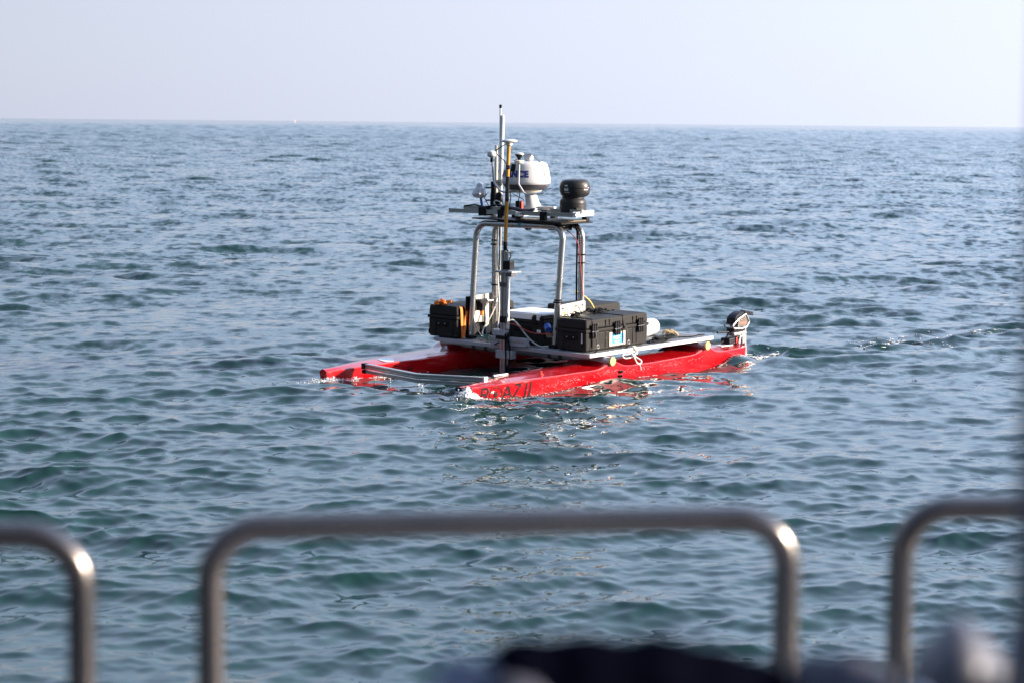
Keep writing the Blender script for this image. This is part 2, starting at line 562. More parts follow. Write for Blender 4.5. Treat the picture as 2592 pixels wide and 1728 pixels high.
# bow crossbars
end_s, mid, end_p = (1.905, -0.62, 0.150), (1.985, 0.10, 0.132), (1.845, 0.80, 0.152)
for dz, r, k in ((0.0, 0.023, 0), (-0.052, 0.016, 1)):
    pts = rounded([(end_s[0] + .0, end_s[1] - .01, end_s[2] + dz), (mid[0], mid[1], mid[2] + dz * .9), (end_p[0] + (.02 if k else 0), end_p[1] - (.06 if k else 0), end_p[2] + dz)], 0.35, 8)
    h = r
    s, d = h * 0.22, h * .3
    q = [(-h, -h), (h, -h), (h, -s), (h - d, -s), (h - d, s), (h, s), (h, h), (-h, h), (-h, s), (-h + d, s), (-h + d, -s), (-h, -s)]
    bar = part('bow_crossbar', MB().sweep(pts, q), M['alu'], cat, bevel=0.003)
    eb = MB().cbox((pts[0][0] - .002, pts[0][1] - .025, pts[0][2] - .002), (.055, .05, .055) if not k else (.04, .05, .036))
    part('end_bracket', eb, M['black'], bar, bevel=0.004)
    eb = MB().cbox((pts[-1][0], pts[-1][1] + .012, pts[-1][2]), (.05, .022, .05) if not k else (.035, .02, .034))
    part('end_bracket', eb, M['alu_sunlit'], bar, bevel=0.003)

# deck: grating with edge frame
DU0, DU1, DV0, DV1, DW = -1.42, 0.60, -0.96, 1.02, 0.280
part('deck_base', MB().box((DU0 + .03, DV0 + .02, .256), (DU1 - .03, DV1 - .02, .262)), M['grate_dark'], cat)
gr = MB()
v = DV0 + .04
while v < DV1 - .03:
    gr.box((DU0 + .03, v - .0035, .262), (DU1 - .03, v + .0035, .277))
    v += 0.034
u = DU0 + .06
while u < DU1 - .04:
    gr.box((u - .010, DV0 + .02, .2625), (u + .010, DV1 - .02, DW))
    u += 0.048
part('deck_grating', gr, M['grate'], cat)
part('deck_edge_rail', MB().box((DU0, DV1 - .018, .250), (DU1, DV1 + .012, .284)), M['alu_sunlit'], cat, bevel=0.002, label='sunlit white edge rail')
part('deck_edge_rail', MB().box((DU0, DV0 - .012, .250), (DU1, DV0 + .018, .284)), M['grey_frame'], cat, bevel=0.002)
part('front_beam', MB().box((DU1 - .032, DV0 + .019, .247), (DU1 + .006, DV1 - .019, .2825)), M['grey_frame'], cat, bevel=0.002)
part('rear_beam', MB().box((DU0 - .006, DV0 + .019, .247), (DU0 + .032, DV1 - .019, .2825)), M['grey_frame'], cat, bevel=0.002)
# crossbeam tubes with yellow end caps
for cu, cw in ((0.378, 0.207), (-1.180, 0.216)):
    tb = part('crossbeam', MB().tube([(cu, -1.04, cw), (cu, 1.125, cw)], 0.040, 24), M['grey_frame'], cat)
    part('end_cap', MB().lathe([(.0435, 0), (.0435, .012), (.040, .016), (0, .017)], (cu, 1.122, cw), 28, (0, 1, 0)), M['yellow'], tb)
    part('end_cap', MB().lathe([(.0435, 0), (.0435, .012), (.040, .016), (0, .017)], (cu, -1.036, cw), 28, (0, -1, 0)), M['yellow'], tb)
    for vv in (-.62, -.46, .36, .50):
        part('strap_clamp', MB().lathe([(.044, 0), (.044, .045)], (cu, vv, cw), 20, (0, 1, 0)), M['grey_dark'], tb)
# stern bracket pins under the deck edge
part('beam_pin', MB().tube([(0.33, 1.02, .222), (0.27, 1.10, .212)], .007, 8), M['alu'], cat)

# tube hoops
def hoop(pts, r):
    return part('frame_hoop', MB().tube(rounded(pts, 0.13, 12), r, 22), M['steel'], cat)
h1 = hoop([(0.415, -0.640, .282), (0.325, -0.640, 1.432), (0.345, 0.490, 1.450), (0.430, 0.462, .282)], 0.031)
h2 = hoop([(0.045, -0.640, .282), (0.055, -0.640, 1.432), (0.072, 0.500, 1.450), (0.078, 0.500, .282)], 0.031)
for hh, feet in ((h1, ((0.415, -.640), (0.430, .462))), (h2, ((.045, -.64), (.078, .5)))):
    for fu, fv in feet:
        part('foot_clamp', MB().box((fu - .045, fv - .045, .281), (fu + .045, fv + .045, .318)), M['black'], hh, bevel=0.006)
# writing on the front hoop's top bar
V, F = text_mesh('CRAS', 0.066, 0.002)
tm = MB()
def onbar(x, y):
    # x runs to port along the bar, y wraps round the tube (front face)
    v = 0.04 + x
    t = (v + .64) / 1.13
    a = y / 0.032
    return (0.325 + .02 * t + 0.0325 * math.cos(a), v, 1.432 + .018 * t + 0.0325 * math.sin(a))
tm.add([onbar(x, y - .024) for x, y, z in V], F)
part('lettering', tm, M['lavender'], h1, flat=True)
tr = MB()
g = [onbar(-.115 + .02 * i, -.030 + .012 * j) for i in range(3) for j in range(6)]
tr.add(g, [(i * 6 + j, (i + 1) * 6 + j, (i + 1) * 6 + j + 1, i * 6 + j + 1) for i in range(2) for j in range(5)])
part('teal_badge', tr, M['teal'], h1, flat=True)
# cable ties on the legs
def tie(parent, c, r):
    part('cable_tie', MB().lathe([(r, 0), (r + .004, .002), (r + .004, .012), (r, .014)], c, 20), M['cable_black'], parent)
tie(h2, (.053, -.640, 1.24), .034); tie(h2, (.053, -.640, 1.20), .042); tie(h2, (.049, -.64, .79), .034)
tie(h2, (.074, .5, 1.16), .034); tie(h2, (.074, .5, 1.08), .032)
tie(h1, (.398, .472, .735), .036); tie(h1, (.400, .471, .715), .042)
# side plates between hoops
pp = part('side_plate', MB().prism([(0.06, .43), (.45, .43), (.455, .690), (.445, .702), (.075, .722), (.06, .71)], 1, .535, .543), M['plate'], cat, bevel=0.002, label='sunlit port side plate')
for a, b_ in ((.41, .665), (.11, .68)):
    part('plate_bolt', MB().lathe([(.010, 0), (.010, .006), (0, .008)], (a, .543, b_), 10, (0, 1, 0)), M['dull_bolt'], pp)
part('green_tag', MB().box((.36, .5432, .61), (.41, .5445, .63)), mat('green_tag', (.50, .62, .16), .6), pp)
ps = part('side_plate', MB().prism([(.02, .30), (.14, .30), (.16, .425), (.37, .435), (.35, .700), (.03, .715)], 1, -.676, -.668), M['plate'], cat, bevel=0.002, label='starboard side plate behind the front leg')
for a, b_ in ((.33, .665), (.345, .50)):
    part('plate_bolt', MB().lathe([(.010, 0), (.010, .006), (0, .008)], (a, -.668, b_), 10, (0, 1, 0)), M['dull_bolt'], ps)
part('back_panel', MB().box((.38, -.684, .30), (.445, -.676, .70)), M['black'], cat, bevel=.002)
# handheld device clamped on the starboard plate
dv = part('hand_controller', MB().prism([(.345, .668), (.235, .674), (.215, .64), (.25, .620), (.27, .56), (.32, .55), (.315, .62), (.345, .635)], 1, -.65, -.575), M['black'], cat, bevel=0.008)
part('grip', MB().tube([(.293, -.60, .575), (.298, -.595, .505)], .020, 12), M['orange'], dv)
part('barrel', MB().tube([(.288, -.595, .625), (.293, -.60, .572)], .018, 12), M['grey_dark'], dv)
part('lever', MB().tube([(.23, -.59, .648), (.140, -.58, .650)], .008, 8), M['white'], dv)
part('socket', MB().sphere((.225, -.595, .662), (.03, .02, .016)), M['cream'], dv)
# roof plate and slotted mounting rails
part('roof_plate', MB().prism([(-.06, -.68), (.34, -.70), (.42, .52), (-.02, .56)], 2, 1.472, 1.486), M['black'], cat, bevel=.003)
part('roof_pad', MB().prism([(.10, -.1), (.38, -.1), (.41, .50), (.02, .53)], 2, 1.488, 1.504), mat('roof_mat', (.16, .14, .11), .8), cat, bevel=.004)
mb = MB().rail((.38, -.955, 1.549), (.36, .625, 1.566), .040)
part('mounting_rail', mb, M['alu'], cat)
part('mounting_rail', MB().rail((.02, -1.06, 1.552), (.02, .56, 1.570), .040), M['alu'], cat)
part('mounting_rail', MB().rail((.335, -.80, 1.585), (.335, -.22, 1.591), .030), M['alu'], cat)
part('mounting_rail', MB().rail((.445, -.018, 1.553), (.10, -.018, 1.553), .044), M['alu_sunlit'], cat)
part('mounting_rail', MB().rail((.385, .650, 1.572), (.11, .650, 1.582), .048), M['alu_sunlit'], cat)
part('mounting_rail', MB().rail((.30, .30, 1.598), (.30, .69, 1.600), .034), M['alu'], cat)
part('mounting_rail', MB().rail((.05, -.30, 1.594), (.05, .14, 1.597), .034), M['alu_sunlit'], cat)
part('rail_foot', MB().box((.34, -.56, 1.512), (.40, -.46, 1.60)), M['black'], cat, bevel=.006)
for vv in (-.27, -.03, .27):
    part('rail_foot', MB().box((.36, vv - .03, 1.50), (.412, vv + .03, 1.585)), M['black'], cat, bevel=.006)
for vv in (-.70, -.40, .10, .50):
    part('rail_foot', MB().box((-.01, vv - .03, 1.487), (.045, vv + .03, 1.53)), M['black'], cat, bevel=.006)
part('cable_hose', MB().tube(spline([(.36, .13, 1.60), (.36, .02, 1.585), (.37, -.1, 1.60), (.38, -.2, 1.61)]), .016, 10), M['grey_dark'], cat)
sb = part('sensor_box', MB().cbox((.30, -.105, 1.630), (.07, .055, .085)), M['black'], cat, bevel=.006)
part('face_plate', MB().cbox((.305, -.070, 1.632), (.028, .012, .07)), M['red_plastic'], sb, bevel=.003)
part('junction_lump', MB().sphere((.37, -.23, 1.60), (.05, .06, .03)), M['cable_black'], cat)
# upward: the radar on its pedestal
rc = Vector((.08, -.208, 1.842))
ped = MB()
R = []
for z, du, dvv, a, b_ in ((1.590, .05, -.135, .092, .075), (1.61, .05, -.138, .088, .072), (1.66, .055, -.15, .074, .060), (1.72, .06, -.165, .066, .055), (1.775, .07, -.18, .075, .066), (1.80, .08, -.19, .10, .09)):
    R.append([(du + a * math.cos(2 * math.pi * k / 24), dvv + b_ * math.sin(2 * math.pi * k / 24), z) for k in range(24)])
ped.rings(R)
rdp = part('radar', MB().lathe([(.235, -.012), (.2425, 0), (.2435, .018), (.238, .06), (.2275, .11), (.2165, .155), (.208, .182), (.192, .200), (.155, .209), (.09, .213), (0, .214)], rc, 64), M['white'], cat, label='white radar dome with blue lettering')
part('lower_band', MB().lathe([(.10, -.072), (.17, -.070), (.205, -.055), (.229, -.025), (.2355, -.0125)], rc, 64), M['grey_dark'], rdp)
part('neck', MB().lathe([(.105, -.10), (.15, -.085), (.16, -.071), (.10, -.070)], rc, 40), M['cream'], rdp)
part('pedestal', ped, M['white'], rdp)
part('base_plate', MB().box((-.06, -.24, 1.575), (.17, -.03, 1.592)), M['white'], rdp, bevel=.003)
V, F = text_mesh('LOWRANCE', 0.084, 0.0055, 1.08)
xs = max(x for x, y, z in V)
def rad_at(z):
    return float(np.interp(z, [0, .018, .06, .11, .155, .182], [.2425, .2435, .238, .2275, .2165, .208])) + .0022
def onradar(x, y, az0):
    z = .062 + y
    r = rad_at(z)
    a = az0 + x / .232
    return (rc.x + r * math.cos(a), rc.y + r * math.sin(a), rc.z + z)
part('lettering', MB().add([onradar(x * 1.0, y, rad(46) - xs / .232) for x, y, z in V], F), M['blue_text'], rdp, flat=True)
def side_strip(az, z0, z1, wd, m, nm):
    mb = MB()
    k = 8
    V = []
    for i in range(k + 1):
        z = z0 + (z1 - z0) * i / k
        r = rad_at(z) + .002
        for s in (-1, 1):
            a = rad(az) + s * wd / 2 / .22
            V.append((rc.x + r * math.cos(a), rc.y + r * math.sin(a), rc.z + z))
    mb.add(V, [(2 * i, 2 * i + 1, 2 * i + 3, 2 * i + 2) for i in range(k)])
    part(nm, mb, m, rdp, flat=True)
side_strip(92, .07, .185, .026, M['grey_strip'], 'strap_end')
side_strip(4, .115, .188, .055, M['black'], 'strap_end')
def loc_on(az, r, z):
    return (rc.x + r * math.cos(rad(az)), rc.y + r * math.sin(rad(az)), rc.z + z)
part('strap', MB().belt(spline([loc_on(92, .197, .187), loc_on(92, .16, .212), loc_on(92, .11, .25), loc_on(92, .06, .282), loc_on(92, .0, .292), loc_on(-88, .06, .275), loc_on(-88, .12, .225), loc_on(-88, .17, .205)], 5), (1, 0, 0), .022, .003), M['grey_dark'], rdp)
part('strap', MB().belt(spline([loc_on(4, .197, .187), loc_on(4, .15, .212), loc_on(4, .10, .222)], 5), (0, 1, 0), .05, .003), M['black'], rdp)
cp = MB().lathe([(.025, .212), (.042, .222), (.050, .250), (.052, .262), (.046, .275), (.030, .283), (0, .286)], rc + Vector((-.02, .015, 0)), 32)
part('top_antenna', cp, M['white'], rdp)

# thermal camera turret
tc0 = Vector((.20, .485, 1.600))
tu = part('camera_turret', MB().lathe([(.128, -.02), (.130, .0), (.128, .06), (.1255, .063), (.1255, .067), (.128, .070), (.127, .088), (.119, .105), (.108, .118), (.107, .132)], tc0, 48), M['turret'], cat, label='black camera turret at the port end of the frame')
part('base_plate', MB().lathe([(.12, -.045), (.14, -.040), (.14, -.022), (.12, -.018)], tc0, 40), M['black'], tu)
hc = tc0 + Vector((0, .022, .215))
prof = []
for i in range(25):
    a = -math.pi / 2 + math.pi * i / 24
    ca, sa = math.cos(a), math.sin(a)
    prof.append((.147 * abs(ca) ** .42, .088 * (abs(sa) ** .62) * (1 if sa > 0 else -1)))
hd = part('turret_head', MB().lathe(prof, hc, 48, (0, -.03, 1)), M['turret'], tu)
part('seam', MB().lathe([(.1475, -.0035), (.1485, -.002), (.1485, .002), (.1475, .0035)], hc, 48, (0, -.03, 1)), M['black'], hd)
def on_head(az, z, off=.0015):
    r = float(np.interp(z, [p[1] for p in prof], [p[0] for p in prof])) + off
    return (hc.x + r * math.cos(rad(az)), hc.y + r * math.sin(rad(az)) + .03 * -z, hc.z + z)
def head_patch(mb, az0, az1, z0, z1, k=4):
    V = [on_head(az0 + (az1 - az0) * i / k, z0 + (z1 - z0) * j / 2) for i in range(k + 1) for j in range(3)]
    return mb.add(V, [(i * 3 + j, (i + 1) * 3 + j, (i + 1) * 3 + j + 1, i * 3 + j + 1) for i in range(k) for j in range(2)])
mk = MB()
head_patch(mk, -2, 11, .020, .036); head_patch(mk, -5, 14, -.022, .006); head_patch(mk, -4, 18, -.038, -.032)
part('mark', mk, M['mark_white'], hd, flat=True)
mk = MB()
head_patch(mk, 74, 96, .002, .008)
part('mark', mk, M['mark_red'], hd, flat=True)
mk = MB()
head_patch(mk, 75, 98, -.014, -.006, 8)
e = [on_head(86 + 7 * math.cos(2 * math.pi * k / 16), .028 + .011 * math.sin(2 * math.pi * k / 16)) for k in range(16)]
mk.add(e, [tuple(range(16))])
head_patch(mk, 97, 104, .003, .012)
part('mark', mk, M['mark_white'], hd, flat=True)
mk = MB()
e = [on_head(86 + 2.6 * math.cos(2 * math.pi * k / 12), .028 + .006 * math.sin(2 * math.pi * k / 12), .0025) for k in range(12)]
mk.add(e, [tuple(range(12))])
part('mark', mk, M['turret'], hd, flat=True)
part('port_plug', MB().box((.24, .585, 1.606), (.30, .612, 1.634)), M['black'], tu, bevel=.003)
# dome camera below the front bar
dc = part('dome_camera', MB().lathe([(.046, 0), (.046, .03), (.03, .036)], (.25, -.035, 1.425), 24), M['black'], cat)
part('dome_lens', MB().lathe([(0, -.045), (.022, -.040), (.038, -.024), (.044, -.004), (.044, .002)], (.25, -.035, 1.425), 24), M['lens'], dc)
part('under_box', MB().box((.10, .22, 1.40), (.26, .40, 1.47)), M['black'], cat, bevel=.006)

# antennas
an = part('whip_antenna', MB().cone((-.01, -.628, 1.60), (.0, -.620, 2.575), .011, .009, 12), M['white'], cat)
part('tip', MB().lathe([(.012, 0), (.014, .006), (.014, .028), (.008, .034)], (0, -.620, 2.572), 12), M['black'], an)
an = part('whip_antenna', MB().lathe([(.018, 0), (.022, .03), (.0235, .70), (.0235, .885), (.019, .91), (.008, .928), (0, .932)], (-.01, -.630, 1.58), 18, (.012, .042, 1)), M['white'], cat, label='thick white whip antenna')
part('collar', MB().lathe([(.03, 0), (.034, .03), (.026, .06)], (0.0, -.612, 1.80), 16), M['alu'], an)
an = part('antenna_pole', MB().tube([(.03, -.648, 1.60), (.035, -.638, 2.20)], .0185, 14), M['cream'], cat)
bd = part('clamp_wrap', MB().lathe([(.036, 0), (.040, .02), (.038, .12), (.033, .16), (.036, .25)], (.04, -.665, 1.585), 18), M['black'], cat)
part('clamp_bolt', MB().tube([(.06, -.76, 1.77), (.06, -.64, 1.775)], .008, 8), M['black'], bd)
part('clamp_bolt', MB().tube([(.06, -.76, 1.645), (.06, -.64, 1.65)], .008, 8), M['black'], bd)
part('clamp_lump', MB().sphere((.07, -.575, 1.66), (.04, .05, .075)), M['black'], bd)
# satellite receivers on bent brackets
brL = [(.2, -.55, 2.06), (.2, -.54, 1.92), (.2, -.529, 1.845), (.2, -.487, 1.791), (.2, -.414, 1.747), (.2, -.27, 1.752), (.2, -.157, 1.764)]
brR = [(.4, -.03, 2.045), (.4, -.035, 1.894), (.4, -.035, 1.845), (.4, -.005, 1.805), (.4, .055, 1.748), (.37, .15, 1.750), (.30, .20, 1.760)]
b1 = part('receiver_bracket', MB().tube(spline(brL, 5), .0095, 10), M['steel'], cat)
rl = part('satellite_receiver', MB().lathe([(.012, -.075), (.013, -.028), (.034, -.018), (.045, -.006), (.046, .002), (.046, .010), (.040, .030), (.026, .041), (0, .044)], (.2, -.560, 2.108), 28), M['white'], cat)
part('stub', MB().lathe([(.016, 0), (.018, .02), (.014, .05)], (.2, -.556, 2.036), 12), M['black'], rl)
b2 = part('receiver_bracket', MB().tube(spline(brR, 5), .0095, 10), M['white'], cat)
rr = part('satellite_receiver', MB().lathe([(.040, -.004), (.0465, .002), (.046, .010), (.030, .019), (0, .022)], (.4, -.028, 2.128), 28), M['white'], cat)
part('underside', MB().lathe([(.014, -.052), (.016, -.034), (.026, -.022), (.0445, -.002)], (.4, -.028, 2.128), 24), M['black'], rr)
part('collar', MB().lathe([(.040, 0), (.046, .004), (.046, .026), (.038, .031), (0, .031)], (.4, -.032, 2.042), 26), M['cream'], rr)
# lamp wrapped in a clear bag on a blue stick, at the starboard end
lm = part('wrapped_lamp', MB().lathe([(.030, -.055), (.062, -.045), (.078, -.012), (.066, .022), (.034, .062), (.030, .085), (.012, .10), (0, .102)], (.1, -.805, 1.722), 9), M['bag_film'], cat, angle=20)
part('stick', MB().tube([(.1, -.79, 1.67), (.105, -.765, 1.57)], .013, 10), M['blue'], lm)
part('ring_loop', MB().tube(spline([(.3, -.44, 1.645), (.3, -.415, 1.662), (.3, -.37, 1.655), (.3, -.345, 1.635), (.3, -.38, 1.622), (.3, -.42, 1.625)], 6, True), .006, 8, True), M['cable_white'], cat)

# front mast: slotted profile, clamps, sensor, graduated pole, survey disc
ms = part('sensor_mast', MB().rail((.655, .008, -.30), (.66, .022, 1.215), .058), M['alu'], cat, label='slotted aluminium mast standing at the bow edge of the deck')
part('mast_clamp', MB().box((.625, -.11, .385), (.70, .045, .440)), M['grey_frame'], ms, bevel=.004)
part('mast_clamp', MB().box((.615, -.06, .350), (.705, .055, .383)), M['black'], ms, bevel=.004)
part('cross_block', MB().rail((.615, -.17, .325), (.615, .27, .331), .075), M['grey_frame'], ms)
part('under_block', MB().box((.612, -.07, .165), (.690, .13, .246)), M['grey_frame'], ms, bevel=.004)
part('lever', MB().tube([(.70, -.07, .295), (.70, -.02, .318)], .007, 8), M['black'], ms)
for w0, w1 in ((.510, .575), (.86, .905)):
    part('tape_band', MB().box((.624, -.022, w0), (.692, .050, w1)), M['black'] if w0 < .8 else M['grey_dark'], ms, bevel=.006)
sn = part('sensor_unit', MB().box((.69, .080, 1.035), (.76, .165, 1.120)), M['black'], ms, bevel=.004)
part('sensor_shelf', MB().box((.63, -.03, 1.005), (.77, .20, 1.022)), M['alu'], ms, bevel=.003)
part('sensor_foot', MB().box((.70, .12, .972), (.765, .19, 1.003)), M['grey_dark'], ms, bevel=.003)
part('shelf_strut', MB().prism([(.63, 1.004), (.70, 1.004), (.64, .94)], 1, -.033, -.027), M['alu'], ms)
part('second_profile', MB().rail((.655, .052, .45), (.66, .062, 1.20), .026), M['alu_sunlit'], ms)
def pole_at(w): 
    t = (w - 1.2) / 1.05
    return (.66, .020 + .040 * t, w)
gp = part('graduated_pole', MB().tube([pole_at(1.20), pole_at(2.235)], .0175, 16), M['pole_yellow'], cat)
for a, b_ in ((1.205, 1.295), (1.685, 1.925), (1.995, 2.035), (1.962, 1.975)):
    if b_ - a > .03:
        part('black_section', MB().tube([pole_at(a), pole_at(b_)], .0195, 16), M['black'], gp)
tk = MB()
w = 1.30
while w < 2.22:
    p = pole_at(w)
    tk.cbox((p[0] + .0172, p[1] + .0035, w), (.005, .009, .004))
    w += .021
part('tick_marks', tk, M['grey_strip'], gp)
gd = part('survey_antenna', MB().lathe([(.022, -.035), (.024, -.022), (.050, -.012), (.077, -.004), (.080, .004), (.070, .014), (.035, .021), (0, .023)], (.66, .064, 2.262), 40), M['white'], cat)
part('collar', MB().lathe([(.026, -.042), (.032, -.030), (.030, -.020)], (.66, .064, 2.262), 20), M['cream'], gd)

# cables fixed to the boat
def cable(pts, r, m, smooth=6):
    return part('cable', MB().tube(spline(pts, smooth), r, 8), m, cat)
cable([(.63, .003, .45), (.63, .003, .463), (.604, .005, .507), (.578, .028, .53), (.551, .056, .519), (.525, .11, .455), (.499, .2, .352), (.473, .304, .29), (.446, .367, .29), (.42, .444, .303)], .0085, M['cable_white'])
cable([(.62, .014, .471), (.586, .02, .492), (.552, .067, .485), (.518, .165, .436), (.484, .262, .41), (.45, .467, .416)], .006, M['red_cable'])
cable([(.37, -.640, .60), (.40, -.600, .459), (.38, -.572, .369), (.42, -.484, .312)], .0055, M['cable_white'])
cable([(.05, -.609, .653), (.125, -.565, .589), (.2, -.572, .474), (.275, -.591, .371), (.35, -.535, .318), (.425, -.427, .290), (.5, -.283, .290)], .0065, M['cable_white'])
cable([(.66, .06, .42), (.66, .073, .315), (.66, .099, .213), (.66, .075, .094), (.66, .06, -.05)], .008, M['cable_black'])
cable([(.68, .045, .41), (.69, .06, .267), (.69, .065, .131), (.67, .05, -.05)], .008, M['cable_black'])
cable([(.67, .02, .43), (.69, .085, .33), (.69, .115, .20), (.68, .08, .06), (.67, .05, -.05)], .006, M['cable_black'])
cable([(.72, .128, .126), (.72, .079, .025), (.72, .0, -.05)], .007, M['cable_black'])
cable([(0.080, -0.565, 1.450), (0.080, -0.547, 1.200), (0.080, -0.561, 0.879), (0.080, -0.548, 0.639), (0.080, -0.563, 0.477), (0.080, -0.536, 0.366)], .007, M['cable_black'])
cable([(0.080, -0.577, 1.450), (0.090, -0.575, 1.121), (0.090, -0.565, 0.880), (0.090, -0.545, 0.600), (0.090, -0.557, 0.417), (0.110, -0.545, 0.300)], .008, M['cable_white'])
cable([(0.080, -0.537, 1.440), (0.090, -0.530, 1.100), (0.090, -0.533, 0.860), (0.090, -0.515, 0.620), (0.090, -0.530, 0.450)], .006, M['cable_white'])
cable([(.1, .436, 1.467), (.1, .462, 1.377), (.1, .462, 1.185), (.1, .460, .953), (.1, .462, .714)], .009, M['cable_black'])
cable([(.15, .369, 1.402), (.15, .508, 1.293), (.13, .535, 1.036), (.13, .560, .84), (.15, .58, .765)], .004, M['red_cable'])
cable([(.3, -.264, 1.44), (.3, -.197, 1.412), (.3, -.13, 1.419), (.3, -.054, 1.45)], .004, M['cable_black'])
cable([(.66, .045, 2.243), (.66, .02, 2.233), (.66, -.041, 2.205), (.66, -.096, 2.173), (.66, -.095, 2.139), (.66, -.05, 2.11), (.66, .011, 2.066), (.66, .046, 2.014)], .0045, M['cable_black'])
cable([(.3, -.098, 1.823), (.3, -.107, 1.726), (.3, -.137, 1.628)], .0045, M['cable_black'])
cable([(.4, -.15, 1.80), (.4, -.134, 1.709), (.4, -.159, 1.60)], .005, M['cable_black'])
cable([(.3, -.199, 1.742), (.3, -.133, 1.714), (.3, -.051, 1.686)], .004, M['cable_black'])
cable([(.7, .060, 1.30), (.7, .077, 1.233), (.7, .097, 1.208), (.71, .128, 1.191), (.72, .145, 1.16), (.72, .13, 1.142), (.72, .12, 1.115)], .005, M['cable_black'])
cable([(.40, -.75, 1.60), (.38, -.62, 1.615), (.37, -.5, 1.60), (.36, -.34, 1.625), (.37, -.2, 1.60), (.37, -.05, 1.59)], .008, M['cable_black'])
cable([(.1, -.76, 1.70), (.1, -.72, 1.64), (.12, -.67, 1.60), (.2, -.6, 1.605)], .004, M['cable_black'])
cable([(.05, .40, .80), (.0, .47, .755), (-.06, .50, .70), (-.10, .52, .63)], .010, mat('yellow_hose', (.55, .42, .10), .5))
cable([(-1.42, .80, .255), (-1.528, .87, .219), (-1.648, .87, .18), (-1.805, .87, .174), (-1.931, .87, .25), (-1.988, .87, .291)], .010, M['cable_black'])
# small fittings around the mast foot
part('foot_float', MB().sphere((.56, -.19, .335), (.05, .045, .055)), M['black'], cat)
part('connector', MB().tube([(.56, -.12, .47), (.60, -.03, .515)], .022, 12), M['blue'], cat)

# the electric outboard on the port hull's transom
mo = part('outboard_motor', MB().tube([(-2.195, .87, .31), (-2.225, .875, -.20)], .030, 16), M['silver'], cat, label='small electric outboard on the port transom')
def shift(P, k=0.0): return [(a - .075 * k, b_ - .012 * k) for a, b_ in P]
part('motor_head', MB().prism(shift([(-1.955, .345), (-1.96, .408), (-1.995, .440), (-2.05, .461), (-2.119, .474), (-2.145, .440), (-2.10, .40), (-2.02, .355)]), 1, .815, .922), M['motor_dark'], mo, bevel=.010)
fr = MB()
fpts = shift([(-2.142, .447), (-2.205, .361), (-2.154, .309), (-2.067, .300), (-1.925, .312), (-1.90, .338)])
fr.tube(rounded([(p[0], .935, p[1]) for p in (fpts + [shift([(-2.0, .40)])[0], fpts[0], shift([(-2.17, .41)])[0]])], .008, 3), .010, 10)
fr.tube(rounded([(p[0], .935, p[1]) for p in shift([(-2.010, .395), (-2.000, .305)])] , .01, 2), .009, 10)
fr.tube(rounded([(p[0] - .02, .815, p[1]) for p in (fpts + [shift([(-2.0, .40)])[0], fpts[0]])], .008, 3), .008, 10)
part('side_frame', fr, M['silver'], mo)
wi = MB().prism(shift([(-2.138, .425), (-2.185, .362), (-2.145, .322), (-2.015, .316), (-2.018, .388)]), 1, .82, .932)
wn_ = part('side_window', wi, M['window'], mo)
part('lettering', MB().box((-2.155, .932, .345), (-2.035, .9335, .367)), M['salmon'], mo)
part('tiller_handle', MB().prism(shift([(-2.09, .480), (-2.115, .490), (-2.268, .462), (-2.276, .422), (-2.165, .436)], 1), 1, .835, .895), M['motor_dark'], mo, bevel=.008)
part('underside', MB().box((-2.16, .825, .272), (-1.95, .92, .306)), M['motor_dark'], mo, bevel=.008)
part('steering_bar', MB().tube([(-1.72, .87, .280), (-1.92, .87, .272)], .012, 10), M['motor_dark'], mo)
br = MB()
br.box((-2.185, .825, .226), (-1.95, .925, .264))
br.box((-2.18, .905, .135), (-2.10, .925, .228))
br.box((-2.18, .825, .135), (-2.10, .845, .228))
part('clamp_bracket', br, M['silver'], mo, bevel=.010)
part('clamp_screw', MB().tube([(-2.05, .93, .225), (-2.0, .945, .15)], .014, 8), M['silver'], mo)
part('battery_block', MB().box((-2.04, .815, .140), (-1.86, .925, .214)), M['motor_dark'], mo, bevel=.010)
part('orange_latch', MB().box((-1.995, .925, .150), (-1.975, .936, .214)), M['red_plastic'], mo, bevel=.003)
part('mount_plate', MB().box((-1.93, .84, .139), (-1.72, .93, .147)), M['alu_sunlit'], mo, bevel=.003)
